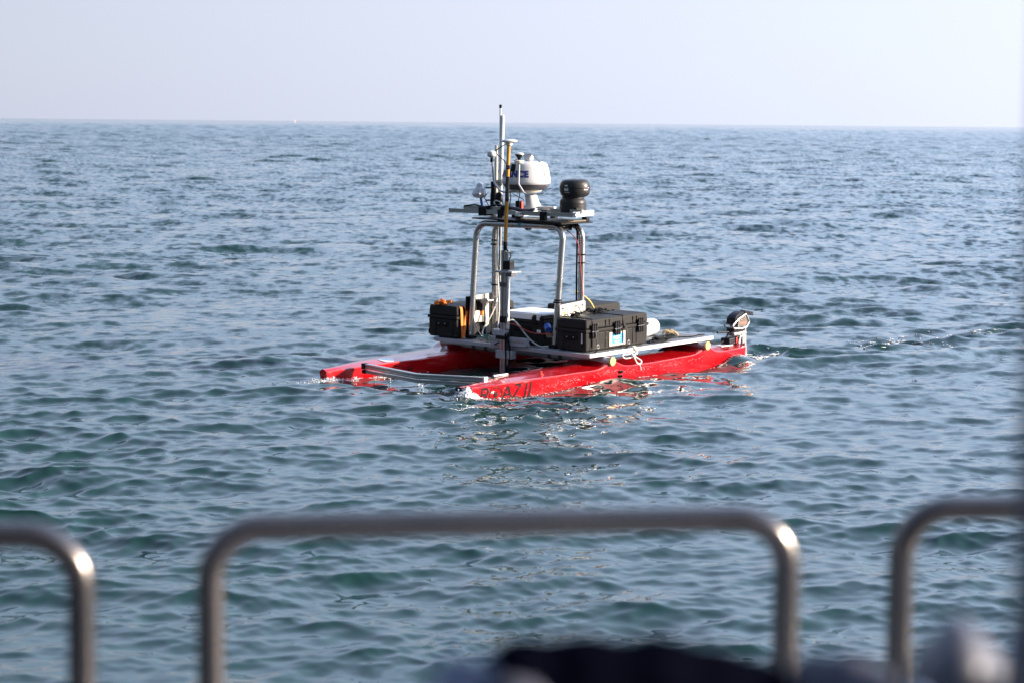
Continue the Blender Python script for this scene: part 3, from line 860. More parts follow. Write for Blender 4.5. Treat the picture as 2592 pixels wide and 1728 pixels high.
# ------------------------------------------------------------------ equipment cases
def make_case(label, u0, u1, v0, v1, w0, w1, latches=(), latch_side=1, seam=.36, ribs=(), front_tag=False, lid_mat=None, lean=0.0, studs=True, aft_handle=False, wheels=True, side_latches=()):
    cu, cv = (u0 + u1) / 2, (v0 + v1) / 2
    mtx = B @ Matrix.Translation((cu, cv, w0)) @ Matrix.Rotation(lean, 4, 'Z')
    t = thing('equipment_case', label, 'case', mtx, 'equipment cases on the catamaran deck')
    a, b_, h = (u1 - u0) / 2, (v1 - v0) / 2, w1 - w0
    s = h * (1 - seam)
    body = MB()
    # slightly tapered box
    q0, q1 = .985, 1.0
    body.rings([[(-a * q0, -b_ * .97, .004), (a * q0, -b_ * .97, .004), (a * q0, b_ * .97, .004), (-a * q0, b_ * .97, .004)],
                [(-a, -b_, s - .016), (a, -b_, s - .016), (a, b_, s - .016), (-a, b_, s - .016)]])
    bo = part('case_body', body, M['case'], t, bevel=.014)
    lid = MB().rings([[(-a, -b_, s + .016), (a, -b_, s + .016), (a, b_, s + .016), (-a, b_, s + .016)],
                      [(-a * .985, -b_ * .965, h), (a * .985, -b_ * .965, h), (a * .985, b_ * .965, h), (-a * .985, b_ * .965, h)]])
    li = part('case_lid', lid, lid_mat or M['case'], t, bevel=.016)
    part('case_rim', MB().box((-a - .008, -b_ - .008, s - .0155), (a + .008, b_ + .008, s + .0155)), M['case'], t, bevel=.006)
    rb = MB()
    for x in ribs:
        x0 = x - cu
        for sg in (1, -1):
            rb.box((x0 - .004, sg * b_ - (.012 if sg > 0 else -.004) , .03), (x0 + .004, sg * b_ + (.001 if sg > 0 else .012), s - .02))
            rb.box((x0 - .004, sg * b_ * .985 - .006, s + .02), (x0 + .004, sg * b_ * .985 + .006, h - .02))
    if ribs:
        part('groove', rb, M['case_dark'], bo)
    for x in latches:
        x0 = x - cu
        y0 = latch_side * (b_ + .008)
        lb = MB()
        for k in (-1, 0, 1):
            c = x0 + k * .030
            lb.prism([(c - .012, s - .052), (c, s - .068), (c + .012, s - .052), (c + .012, s + .052), (c, s + .070), (c - .012, s + .052)], 1, min(y0, y0 + latch_side * .020), max(y0, y0 + latch_side * .020))
        lb.box((x0 - .044, min(y0 - latch_side * .012, y0 + latch_side * .008), s - .045), (x0 + .044, max(y0 - latch_side * .012, y0 + latch_side * .008), s + .045))
        la = part('latch', lb, M['case_dark'], t, bevel=.003)
        part('latch_pin', MB().tube([(x0 - .05, y0 + latch_side * .018, s - .004), (x0 + .05, y0 + latch_side * .018, s - .004)], .0028, 8), M['grey_strip'], la)
    # bow face: recessed handle with two studs
    hn = MB()
    hn.box((a - .004, -b_ * .42, s * .55), (a + .010, b_ * .42, s * .78))
    part('carry_handle', hn, M['case_dark'], t, bevel=.006)
    for k in (-.62, .62):
        pd = MB().box((a - .01, b_ * k - .018, .02), (a + .006, b_ * k + .018, s - .02))
        part('corner_pad', pd, M['case'], bo, bevel=.004)
    if studs:
        for k in (-.22, .22):
            part('stud', MB().lathe([(.007, 0), (.007, .004), (0, .006)], (a + .010, b_ * k, s * .68), 10, (1, 0, 0)), M['alu'], t)
    if front_tag:
        part('front_tag', MB().box((a + .001, b_ * .72, s * .42), (a + .007, b_ * .78, s * .92)), M['white_cloth'], t)
    if wheels:
        for k in (-1,):
            part('wheel', MB().lathe([(.03, 0), (.038, .006), (.038, .024), (.03, .03)], (a - .05, k * (b_ + .02), .050), 18, (0, 1, 0)), M['case_dark'], t)
    if aft_handle:
        part('pull_handle', MB().box((-a - .06, -.07, h - .055), (-a + .04, .09, h - .025)), M['grey_strip'], t, bevel=.008)
    for x in side_latches:
        x0 = x - cu
        y0 = b_ + .006
        part('latch', MB().prism([(x0 - .035, s - .02), (x0 + .035, s - .02), (x0 + .012, s + .05), (x0 - .012, s + .05)], 1, y0 - .01, y0 + .016), M['case_dark'], t, bevel=.003)
    return t, bo, (cu, cv, a, b_, s, h)

cA, bodyA, dA = make_case('long black equipment case with a blue sticker, strapped to the near deck edge',
                          -.450, .530, .560, .925, .284, .592, latches=(.418, .062, -.308), ribs=(.43, .225, .165, -.205, -.265), front_tag=True)
# sticker on its long side
sy = dA[3] + .0015
su = lambda x: x - dA[0]
part('sticker', MB().box((su(-.085), sy - .012, .030), (su(.165), sy, .160)), M['sticker_paper'], cA)
part('sticker_panel', MB().box((su(-.055), sy, .050), (su(.125), sy + .0014, .140)), M['sticker_blue'], cA)
V, F = text_mesh('INESC', 0.046, .0002)
part('sticker_lettering', MB().add([(su(.048) - x, sy + .0022, .090 + y) for x, y, z in V], F), M['sticker_ink'], cA, flat=True)
sl = MB()
for w_, l_ in ((.074, .10), (.064, .08)):
    sl.box((su(.045) - l_ / 2, sy + .0012, w_ - .002), (su(.045) + l_ / 2, sy + .0024, w_ + .002))
part('sticker_lines', sl, M['sticker_ink'], cA)
cD, bodyD, dD = make_case('black equipment case at the far front corner of the deck, tied with an orange strap',
                          -.33, .565, -1.075, -.695, .284, .604, latches=(), side_latches=(-.17, -.26), ribs=(.45, .2))
cB, bodyB, dB = make_case('black equipment case with grey pull handle on the far aft part of the deck',
                          -.93, -.30, -.25, .22, .284, .610, latches=(), side_latches=(-.72, -.80), aft_handle=True, wheels=False)
# middle case with white-topped lid
cC, bodyC, dC = make_case('squat black case with a white taped lid in the middle of the deck', -.02, .430, -.215, .325, .284, .575,
                          latches=(), ribs=(), seam=.20, wheels=False, studs=False)
aC, bC, hC = dC[2], dC[3], dC[5]
lidc = MB().rings([[(-aC * .97, -bC * .96, hC + .0015), (aC * .97, -bC * .96, hC + .0015), (aC * .97, bC * .96, hC + .0015), (-aC * .97, bC * .96, hC + .0015)],
                   [(-aC * .95, -bC * .95, hC + .020), (aC * .95, -bC * .95, hC + .020), (aC * .95, bC * .95, hC + .020), (-aC * .95, bC * .95, hC + .020)]])
part('lid_cover', lidc, M['white_cloth'], cC, bevel=.006)
fl = MB()
fl.box((aC - .004, -bC * .86, hC - .042), (aC + .006, bC * .48, hC + .010))
fl.box((aC - .004, bC * .66, hC - .055), (aC + .006, bC * .84, hC + .010))
part('lid_flap', fl, M['white_cloth'], cC, bevel=.002)
for k in (.57, .93):
    part('latch', MB().box((aC - .002, bC * k - .025, hC - .09), (aC + .018, bC * k + .025, hC - .01)), M['case_dark'], cC, bevel=.004)
part('paper_label', MB().box((aC + .001, bC * .60, .115), (aC + .004, bC * .86, .155)), M['white_cloth'], cC)
part('paper_label_print', MB().box((aC + .0041, bC * .66, .128), (aC + .0046, bC * .80, .136)), M['lavender'], cC)
part('cable_gland', MB().tube([(aC - .02, bC + .02, .20), (aC + .01, bC + .07, .165)], .034, 14), M['blue'], cC)
part('card', MB().prism([(aC - .12, .075), (aC - .03, .085), (aC + .005, .165), (aC - .05, .16)], 1, bC + .012, bC + .016), M['tan'], cC)

# ------------------------------------------------------------------ loose gear on the deck
# black tie-down straps over the near case
for us, lab in ((.425, 'black tie-down strap nearer the bow over the long black case'), (-.055, 'black tie-down strap past the sticker over the long black case')):
    t = thing('tie_down_strap', lab, 'strap', B @ Matrix.Translation((us, .925, .284)), 'tie-down straps over the near case')
    top = .314
    pts = [(.0, -.43, .05), (.0, -.378, .20), (.0, -.372, top - .005), (.0, -.36, top), (.0, -.02, top), (.0, -.004, top - .012), (.0, .012, .22), (-.008, .038, .18), (-.02, .046, .07)]
    part('webbing', MB().belt(pts, (1, 0, 0), .024, .004), M['cable_black'], t)
    part('ring', MB().tube([(-.02 + .018 * math.cos(a), .05, .052 + .018 * math.sin(a)) for a in np.linspace(0, 2 * math.pi, 14, endpoint=False)], .004, 6, True), M['silver'], t)
    part('hook', MB().tube(spline([(-.02, .05, .036), (-.012, .056, .020), (.01, .058, .012), (.02, .052, .004), (.035, .04, .002)], 4), .005, 8), M['cable_black'], t)
# orange strap round the far front case, with a bunched knot on top
t = thing('orange_strap', 'orange ratchet strap knotted on top of the far front case', 'strap', B @ Matrix.Translation((.505, -.695, .284)))
part('webbing', MB().belt([(.0, -.42, .02), (.0, -.392, .31), (.0, -.36, .319), (.0, -.03, .319), (.0, .006, .312), (.0, .016, .28), (.0, .024, .14), (.0, .03, .004)], (1, 0, 0), .034, .004), M['orange'], t)
part('webbing', MB().belt([(-.06, -.03, .319), (-.07, .006, .312), (-.075, .018, .28), (-.03, .034, .10), (.0, .042, .004)], (1, 0, 0), .036, .004), M['orange'], t)
kb = MB()
for i in range(9):
    c = Vector((random.uniform(-.035, .06), random.uniform(-.31, -.10), .335 + random.uniform(0, .022)))
    loop = [(c.x + random.uniform(.02, .034) * math.cos(a), c.y + .032 * math.sin(a) * random.uniform(.7, 1.2), c.z + random.uniform(-.014, .018)) for a in np.linspace(0, 2 * math.pi, 9, endpoint=False)]
    kb.tube(spline(loop, 3, True), .009, 7, True)
part('knot', kb, M['orange'], t)
part('hook', MB().tube([(.0, .036, .02), (-.02, .05, .002)], .006, 8), M['silver'], t)
# white fender lying behind the near case
prof = [(.010, -.225)]
for i in range(1, 9):
    a = math.pi / 2 * i / 8
    prof.append((.088 * math.sin(a), -.22 + .10 * (1 - math.cos(a))))
for i in range(0, 9):
    a = math.pi / 2 * i / 8
    prof.append((.088 * math.cos(a) + (0.01 if i == 8 else 0), .12 + .10 * math.sin(a)))
fd = part('fender', MB().lathe(prof, (0, 0, .088), 32, (-1, 0, 0)), M['white'])
fd.matrix_world = B @ Matrix.Translation((-.93, .545, .281)) @ Matrix.Rotation(rad(12), 4, 'Z')
tag(fd, 'white cylindrical fender lying on the deck behind the near black case', 'fender')
# coil of black line on the aft deck
rp = MB()
for i in range(7):
    a0 = random.uniform(0, 6.28)
    ru, rv = random.uniform(.10, .17), random.uniform(.04, .07)
    loop = [(-.02 * i + ru * math.cos(a) + random.uniform(-.015, .015), rv * math.sin(a) + random.uniform(-.012, .012), .009 + .006 * i + .004 * math.sin(3 * a + a0)) for a in np.linspace(0, 2 * math.pi, 14, endpoint=False)]
    rp.tube(spline(loop, 4, True), .0055, 7, True)
rp.tube(spline([(-.2, -.02, .012), (-.4, -.05, .010), (-.55, .03, .010), (-.70, .0, .012), (-.78, .02, .009)], 6), .006, 7)
ro = part('rope', rp, M['cable_black'])
ro.matrix_world = B @ Matrix.Translation((-.64, .90, .281))
tag(ro, 'loose coil of thin black line on the aft deck behind the near case', 'rope')
rp = MB()
for i in range(5):
    c = (random.uniform(-.09, .09), random.uniform(-.03, .03), .018 + .006 * i)
    loop = [(c[0] + .045 * math.cos(a) * random.uniform(.7, 1.2), c[1] + .035 * math.sin(a), c[2] + .014 * math.sin(2 * a)) for a in np.linspace(0, 2 * math.pi, 10, endpoint=False)]
    rp.tube(spline(loop, 3, True), .011, 8, True)
ro = part('rope', rp, M['rope_beige'])
ro.matrix_world = B @ Matrix.Translation((-1.15, .68, .281)) 
tag(ro, 'knotted beige rope end lying on the aft deck grating', 'rope')
# white rope hitched round the edge rail
rp = MB()
rp.tube(spline([(0, -.025, .004), (-.01, .0, .010), (-.012, .022, -.01), (-.004, .024, -.04), (.012, .022, -.06), (.01, .024, -.085), (-.014, .026, -.10)], 6), .011, 8)
rp.tube(spline([(.02, -.025, .004), (.016, .0, .011), (.010, .022, -.012), (-.01, .03, -.03), (-.006, .03, -.06)], 6), .010, 8)
rp.tube(spline([(.071, .03, -.05), (.089, .075, -.085), (.056, .085, -.135), (.005, .085, -.145), (-.013, .08, -.118), (.032, .04, -.08)], 6, True), .0085, 8, True)
rp.tube(spline([(.02, .025, -.03), (.14, .04, -.045), (.22, .05, -.040), (.255, .06, -.055), (.20, .055, -.078), (.09, .045, -.078), (.02, .03, -.055)], 6), .006, 8)
rp.tube(spline([(.03, .09, -.14), (.03, .105, -.17), (.027, .112, -.205)], 4), .005, 7)
ro = part('rope', rp, M['rope_white'])
ro.matrix_world = B @ Matrix.Translation((-.10, 1.02, .284))
tag(ro, 'white rope hitched around the white deck edge rail with loops hanging over the red hull', 'rope')
# tangle of thin green line by the front legs
rp = MB()
for i in range(6):
    p = [(random.uniform(-.10, .10), random.uniform(-.12, .12), .008 + random.uniform(0, .05)) for _ in range(6)]
    rp.tube(spline(p, 5), .0035, 6)
ro = part('rope', rp, M['rope_green'])
ro.matrix_world = B @ Matrix.Translation((.47, -.36, .281))
tag(ro, 'tangle of thin green line on the deck by the front frame leg', 'rope')
# black cord bundle on top of the near case
rp = MB()
for i in range(8):
    c = (random.uniform(-.10, .10), random.uniform(-.05, .05), .010 + .004 * i)
    loop = [(c[0] + random.uniform(.03, .06) * math.cos(a), c[1] + .035 * math.sin(a), c[2] + .012 * math.sin(2 * a + i)) for a in np.linspace(0, 2 * math.pi, 9, endpoint=False)]
    rp.tube(spline(loop, 3, True), .006, 6, True)
ro = part('rope', rp, M['cable_black'])
ro.matrix_world = B @ Matrix.Translation((-.06, .60, .593))
tag(ro, 'bunched black cord lying on top of the long black case', 'rope')
rp = MB()
for i in range(6):
    c = (random.uniform(-.05, .05), random.uniform(-.03, .03), .010 + .005 * i)
    loop = [(c[0] + random.uniform(.03, .05) * math.cos(a), c[1] + .03 * math.sin(a), c[2] + .010 * math.sin(2 * a + i)) for a in np.linspace(0, 2 * math.pi, 9, endpoint=False)]
    rp.tube(spline(loop, 3, True), .006, 6, True)
rp.tube(spline([(-.02, -.03, .01), (-.02, -.04, .06), (-.025, -.035, .10), (-.06, -.03, .085), (-.09, -.02, .03)], 5), .004, 6)
ro = part('rope', rp, M['cable_black'])
ro.matrix_world = B @ Matrix.Translation((.34, .66, .593))
tag(ro, 'small heap of black cable on the long case beside the sunlit side plate', 'cable')

# ------------------------------------------------------------------ the vessel the photo is taken from
def rail_hoop(label, pts):
    r = part('railing', MB().tube(rounded(pts, .058, 14), .0145, 20), M['rail_steel'])
    return tag(r, label, 'railing', 'tube railing hoops along the near boat side')
rail_hoop('left tube railing hoop cut off by the left edge of the photo', [(-1.05, 2.06, 1.10), (-1.05, 2.06, 2.0), (-.4483, 2.124, 2.0), (-.452, 2.124, 1.10)])
rail_hoop('widest tube railing hoop across the middle foreground', [(-.3190, 2.162, 1.10), (-.3190, 2.162, 2.0), (.3069, 2.251, 2.0), (.3069, 2.251, 1.10)])
rail_hoop('right tube railing hoop running out of the photo beside the grey post', [(.4449, 2.312, 1.10), (.4449, 2.312, 2.0), (.98, 2.36, 2.0), (.98, 2.36, 1.10)])
tag(part('post', MB().tube([(.286, 1.10, 1.0), (.2862, 1.10, 2.0), (.2885, 1.10, 2.5), (.2905, 1.10, 3.3)], .0135, 18), M['post_grey']), 'blurred grey post at the right edge of the photo', 'post')
vs = thing('near_vessel', 'pale hull side and deck of the boat the photo is taken from', 'boat', Matrix.Identity(4))
part('gunwale', MB().box((-3.2, 2.0, 1.0), (3.2, 2.46, 1.10)), M['boat_white'], vs, bevel=.02)
part('hull_side', MB().box((-3.2, 2.2, -.4), (3.2, 2.40, .998)), M['boat_white'], vs)
part('deck', MB().box((-3.2, -2.6, .95), (3.2, 1.998, 1.0)), M['nylon_grey'], vs)
part('unseen_dark_block', MB().box((-3.2, -2.6, 1.002), (2.4, -1.3, 4.2)), M['post_grey'], vs, bevel=.03)  # unseen dark block added behind the camera to darken the rails and cut fill
part('locker', MB().box((-.12, .93, 1.002), (.52, 1.52, 1.93)), M['boat_white'], vs, bevel=.02)

def soft(name, lumps, m, sub=2, disp=.008):
    """soft cloth form: union of squashed ellipsoids, remeshed and crumpled"""
    mb = MB()
    for c, r in lumps:
        mb.sphere(c, r, 18, 11)
    o = part(name, mb, m)
    rm = o.modifiers.new('remesh', 'REMESH')
    rm.mode = 'VOXEL'
    rm.voxel_size = .008
    tx = bpy.data.textures.new(name + '_crumple', 'CLOUDS')
    tx.noise_scale = .07
    dp = o.modifiers.new('crumple', 'DISPLACE')
    dp.texture = tx
    dp.strength = disp * 2
    o.modifiers.new('smooth', 'SMOOTH').iterations = 3
    dg = bpy.context.evaluated_depsgraph_get()
    me = bpy.data.meshes.new_from_object(o.evaluated_get(dg))
    o.modifiers.clear()
    o.data = me
    me.polygons.foreach_set('use_smooth', [True] * len(me.polygons))
    return o
bg_ = thing('gear_bag', 'dark navy gear bag with pale straps, blurred at the bottom of the photo', 'bag', Matrix.Identity(4))
o = soft('bag_body', [((.012, 1.22, 2.028), (.050, .10, .090)), ((.048, 1.22, 2.03), (.060, .10, .093)), ((.088, 1.22, 2.03), (.060, .10, .091)), ((.125, 1.22, 2.028), (.050, .10, .085)), ((.152, 1.22, 2.026), (.042, .10, .080)), ((.07, 1.24, 1.99), (.15, .12, .06))], M['nylon'], disp=.005)
o.parent = bg_
o = soft('side_pocket', [((.205, 1.20, 2.045), (.036, .06, .074)), ((.19, 1.22, 2.04), (.03, .07, .072))], M['nylon_grey'])
o.parent = bg_
o = soft('shoulder_pad', [((-.002, 1.16, 2.048), (.024, .035, .068)), ((.012, 1.16, 2.048), (.026, .035, .066))], M['nylon_grey'])
o.parent = bg_
part('pale_strap', MB().belt(spline([(-.046, 1.115, 1.95), (-.041, 1.112, 2.07), (-.030, 1.115, 2.115), (-.020, 1.118, 2.134)], 6), (.94, .1, -.2), .027, .006), M['pale_cloth'], bg_)
part('buckle', MB().box((.105, 1.098, 2.060), (.137, 1.112, 2.094)), M['pale_grey'], bg_, bevel=.006)
part('pale_tab', MB().box((.226, 1.13, 2.08), (.240, 1.16, 2.112)), M['pale_cloth'], bg_, bevel=.006)
cn = thing('folded_cover', 'pale grey crumpled cover beside the post in the lower right corner', 'cover', Matrix.Identity(4))
o = soft('cover_cloth', [((.270, 1.22, 2.05), (.030, .05, .090)), ((.288, 1.23, 2.04), (.024, .05, .084)), ((.256, 1.22, 2.03), (.018, .05, .098)), ((.28, 1.22, 1.98), (.035, .06, .05))], M['pale_grey'], disp=.012)
o.parent = cn
part('dark_trim', MB().box((.290, 1.13, 1.932), (.325, 1.20, 2.118)), M['post_grey'], cn, bevel=.010)
part('toggle', MB().lathe([(.012, 0), (.014, .006), (.014, .018), (.009, .024), (0, .024)], (.300, 1.165, 2.120), 18), M['pale_cloth'], cn)
# the cover and the bag lie on the locker

# far sailing boat on the horizon
sbm = Matrix.Translation((-263.5, 2500.0, 0.0)) @ Matrix.Rotation(rad(35), 4, 'Z') @ Matrix.Scale(.62, 4)
sbt = thing('sailing_boat', 'tiny pale sailing boat far off on the horizon, left of the catamaran', 'boat', sbm)
R = []
for x, b_, z0 in ((-2.6, .5, .5), (-1.5, .95, .1), (0, 1.05, 0), (1.5, .75, .1), (2.8, .06, .4)):
    R.append([(x, -b_, 1.0), (x, -b_ * .6, z0 - .2), (x, b_ * .6, z0 - .2), (x, b_, 1.0)])
part('hull', MB().rings(R), M['sail'], sbt)
part('mast', MB().cone((.3, 0, .8), (.3, 0, 7.4), .07, .05, 8), M['grey_strip'], sbt)
part('mainsail', MB().prism([(.2, 1.5), (-2.2, 1.5), (-1.2, 4.2), (.2, 7.2)], 1, -.03, .03), M['sail'], sbt)
part('jib', MB().prism([(.5, 1.3), (2.7, 1.2), (.5, 6.4)], 1, -.02, .02), M['sail'], sbt)

# ------------------------------------------------------------------ the sea
g = 9.81
comps = []
def add_band(lo, hi, n, slope, th, spread, seed):
    r = np.random.default_rng(seed)
    for i in range(n):
        lam = lo * (hi / lo) ** ((i + r.random()) / n)
        k = 2 * math.pi / lam
        a = slope * math.sqrt(2.0 / n) / k
        d = th + r.normal() * spread
        comps.append((k * math.cos(d), k * math.sin(d), a, r.random() * 2 * math.pi, lam, a * k))
TH = rad(-78)
add_band(11.0, 40.0, 12, 0.004, TH + .2, .40, 9)
add_band(4.0, 11.0, 12, 0.015, TH + .25, .40, 1)
add_band(1.9, 4.0, 16, 0.028, TH, .55, 2)
add_band(0.95, 1.9, 24, 0.055, TH - .12, .38, 3)
add_band(0.48, 0.95, 34, 0.068, TH + .05, .42, 4)
add_band(0.24, 0.48, 44, 0.090, TH, .52, 5)
add_band(0.12, 0.24, 40, 0.092, TH, .75, 6)
add_band(0.065, 0.12, 30, 0.055, TH, .80, 7)
CHOP = 1.12

def to_local(x, y):
    dx, dy = x - Ob[0], y - Ob[1]
    # ignore the tiny trim for the plan view
    return dx * Rb[0, 0] + dy * Rb[1, 0], dx * Rb[0, 1] + dy * Rb[1, 1]

def gust(x, y):
    """slow patchiness of the short chop"""
    return 1.0 + 0.30 * np.sin(x * .21 + 1.3 * np.sin(y * .09) + .7) * np.sin(y * .13 - .6 * np.sin(x * .11)) + 0.24 * np.sin(x * .53 - y * .31 + 2.0) + .16 * np.sin(x * 1.1 + y * .83 + 1.0 * np.sin(y * .6))

def local_wake(x, y):
    """ship waves raised by the catamaran"""
    u, v = to_local(x, y)
    G = lambda u0, v0, su_, sv_: np.exp(-((u - u0) / su_) ** 2 - ((v - v0) / sv_) ** 2)
    z = 0.020 * G(2.27, .93, .10, .10) - .034 * G(1.70, 1.10, .40, .16) - .016 * G(.4, 1.15, .9, .16)
    z += 0.022 * G(2.26, -.87, .14, .14)
    z += 0.085 * G(-1.78, 1.10, .20, .20) - .055 * G(-1.15, 1.20, .32, .22) + .03 * G(.55, 1.22, .3, .16) - .02 * G(1.2, 1.22, .3, .18)
    z += -0.03 * G(-2.45, .95, .25, .3)
    # diverging waves behind
    for s, v0, of in ((1, .87, .62), (-1, -.87, .62)):
        d = -(u + 1.25)
        lat = (v - v0) * s
        ph = lat * 1.0 - d * .38 - of
        env = np.where(d > 0, np.exp(-(ph / .50) ** 2) * np.minimum(d / .6, 1) * np.exp(-np.maximum(d, 0) / 9.0), 0)
        z = z + .062 * env * np.cos(ph * 5.6 + .5 * np.sin(d * 2.3)) * (1 + .35 * np.sin(d * 3.1 + 1.0))
    d = -(u + 2.1)
    tr_ = np.where(d > 0, np.exp(-(v / 1.1) ** 2) * np.minimum(d / .6, 1) * np.exp(-np.maximum(d, 0) / 6.0), 0)
    z = z + .022 * tr_ * np.sin(d * 3.6)
    return z

def hull_mask(x, y):
    """1 inside either hull, 0 well outside"""
    u, v = to_local(x, y)
    m = np.zeros_like(u)
    for v0 in (.87, -.87):
        b = np.interp(u, UU, _b)
        d = np.abs(v - v0) - b * .85
        inside = (u > -2.10) & (u < 2.24)
        m = np.maximum(m, np.where(inside, 1 / (1 + np.exp(np.clip(d / .012, -40, 40))), 0))
    return m

def wash(x, y):
    """prop wash strip trailing from the outboard"""
    u, v = to_local(x, y)
    d = -(u + 2.2)
    c = .72 + .27 * d - .012 * d * d
    wdt = .20 + .14 * np.maximum(d, 0)
    return np.where(d > -.1, np.exp(-((v - c) / wdt) ** 2) * np.exp(-np.maximum(d, 0) / 9.0), 0)

SLOPE_ALL = sum(c[5] ** 2 for c in comps)
def waves(x, y, s):
    """x,y float arrays, s local sample spacing (same shape or scalar) -> displaced X,Y,Z"""
    X = x.astype(np.float64).copy(); Y = y.astype(np.float64).copy(); Z = np.zeros_like(X)
    gs = np.clip(gust(x, y), .5, 1.7)
    ws = 1.0 + 1.9 * wash(x, y)
    # where the spacing is too coarse for the short waves, the longer ones carry their slope
    kept = np.zeros(np.shape(s)) + 1e-9
    for kx, ky, a, p, lam, sl in comps:
        kept = kept + sl ** 2 * np.clip(lam / np.maximum(s, 1e-6) / 2.0 - 1.0, 0, 1) ** 2
    gain = np.minimum(np.sqrt(SLOPE_ALL / kept), 30.0) ** 0.88
    uu, vv = to_local(x, y)
    du_ = np.maximum(np.maximum(uu - 2.25, -2.1 - uu), 0); dv_ = np.maximum(np.abs(vv) - 1.12, 0)
    tt = np.clip(np.hypot(du_, dv_) / 1.1, 0, 1)
    tt = tt * tt * (3 - 2 * tt)                        # the boat flattens the chop around its hulls
    calm_long, calm_short = .34 + .66 * tt, .72 + .28 * tt
    for kx, ky, a, p, lam, sl in comps:
        wt = np.clip(lam / np.maximum(s, 1e-6) / 2.0 - 1.0, 0, 1)
        if np.ndim(wt) and not wt.any():
            continue
        amp = a * wt * gain
        amp = amp * (calm_long if lam > .55 else calm_short)
        if lam < 2.0:
            amp = amp * gs
        if lam < 1.0:
            amp = amp * ws
        ph = (kx * x + ky * y + p)
        sn, cs = np.sin(ph), np.cos(ph)
        k = 2 * math.pi / lam
        X -= CHOP * amp * (kx / k) * sn
        Y -= CHOP * amp * (ky / k) * sn
        Z += amp * cs
    near = (np.abs(x - Ob[0]) < 14) & (np.abs(y - Ob[1]) < 14)
    if near.any():
        Z[near] += local_wake(x[near], y[near])
        m = hull_mask(X[near], Y[near])
        Z[near] = Z[near] * (1 - m) + (-.03) * m
    return X, Y, Z

FPX = 2066.0
rows = [3.0]
while rows[-1] < 32000:
    r = rows[-1]
    base = r * r / (FPX * CAM_Z)
    if r < 9:
        d = .045
    elif r < 330:
        d = min(max(base * .62, .018), .28)
    elif r < 900:
        d = .28 * (r / 330) ** 2.2
    else:
        d = max(2.7, r * .006)
    rows.append(r + d)
rows = np.array(rows)
DTH = 0.00092
fine = np.arange(-rad(18.5), rad(18.5), DTH)
coarse = np.linspace(rad(18.5), 2 * math.pi - rad(18.5), 150, endpoint=False)
th = np.concatenate([fine, coarse])
nth, nr = len(th), len(rows)
dr = np.gradient(rows)
sp_f = np.maximum(dr, rows * DTH)
RR, TT = np.meshgrid(rows, th, indexing='ij')
PX, PY = RR * np.sin(TT), RR * np.cos(TT)
SS = np.repeat(sp_f[:, None], nth, 1)
SS[:, len(fine):] = np.maximum(SS[:, len(fine):], rows[:, None] * (2 * math.pi - rad(37)) / 150)
X = np.empty_like(PX); Y = np.empty_like(PX); Z = np.empty_like(PX)
for i0 in range(0, nr, 100):
    sl = slice(i0, min(i0 + 100, nr))
    X[sl], Y[sl], Z[sl] = waves(PX[sl], PY[sl], SS[sl])
# slope variance the mesh does not carry at that spacing
rip = np.zeros(PX.shape)
for kx, ky, a, p, lam, sl_ in comps:
    wt = np.clip(lam / np.maximum(SS, 1e-6) / 2.0 - 1.0, 0, 1)
    rip += (sl_ ** 2 / 2) * (1 - wt ** 2)
rip = np.sqrt(rip)
nv = nr * nth
co = np.empty((nv + 1, 3), np.float32)
co[:nv, 0] = X.ravel(); co[:nv, 1] = Y.ravel(); co[:nv, 2] = Z.ravel()
co[nv] = (0, 0, 0)
i = np.arange(nr - 1)[:, None]; j = np.arange(nth)[None, :]; j2 = (j + 1) % nth
quads = np.stack([i * nth + j + 0 * i, i * nth + j2 + 0 * i, (i + 1) * nth + j2, (i + 1) * nth + j], -1).reshape(-1, 4)[:, ::-1]
jj = np.arange(nth)
tris = np.stack([np.full(nth, nv), (jj + 1) % nth, jj], -1)
loops = np.concatenate([quads.ravel(), tris.ravel()]).astype(np.int32)
starts = np.concatenate([np.arange(len(quads)) * 4, len(quads) * 4 + np.arange(nth) * 3]).astype(np.int32)
me = bpy.data.meshes.new('water')
me.vertices.add(nv + 1)
me.vertices.foreach_set('co', co.ravel())
me.loops.add(len(loops))
me.loops.foreach_set('vertex_index', loops)
me.polygons.add(len(starts))
me.polygons.foreach_set('loop_start', starts)
me.update(calc_edges=True)
me.polygons.foreach_set('use_smooth', np.ones(len(starts), bool))
at = me.attributes.new('ripple', 'FLOAT', 'POINT')
at.data.foreach_set('value', np.concatenate([rip.ravel(), [0.0]]).astype(np.float32))

wm = bpy.data.materials.new('sea_water')
wm.use_nodes = True
n, l = wm.node_tree.nodes, wm.node_tree.links
p = n['Principled BSDF']
p.inputs['Base Color'].default_value = (0.009, 0.034, 0.031, 1)
p.inputs['Roughness'].default_value = 0.04
p.inputs['IOR'].default_value = 1.333
geo = n.new('ShaderNodeNewGeometry')
def nz(scale, detail):
    t = n.new('ShaderNodeTexNoise')
    t.inputs['Scale'].default_value = scale
    t.inputs['Detail'].default_value = detail
    l.new(geo.outputs['Position'], t.inputs['Vector'])
    s = n.new('ShaderNodeVectorMath'); s.operation = 'SUBTRACT'
    s.inputs[1].default_value = (.5, .5, .5)
    l.new(t.outputs['Color'], s.inputs[0])
    return s
big, small = nz(5.0, 3), nz(13.0, 2)
atn = n.new('ShaderNodeAttribute'); atn.attribute_name = 'ripple'
k1 = n.new('ShaderNodeMath'); k1.operation = 'MULTIPLY'; k1.inputs[1].default_value = 8.0
l.new(atn.outputs['Fac'], k1.inputs[0])
s1 = n.new('ShaderNodeVectorMath'); s1.operation = 'SCALE'
l.new(big.outputs[0], s1.inputs[0]); l.new(k1.outputs[0], s1.inputs['Scale'])
s2 = n.new('ShaderNodeVectorMath'); s2.operation = 'SCALE'
s2.inputs['Scale'].default_value = 0.025
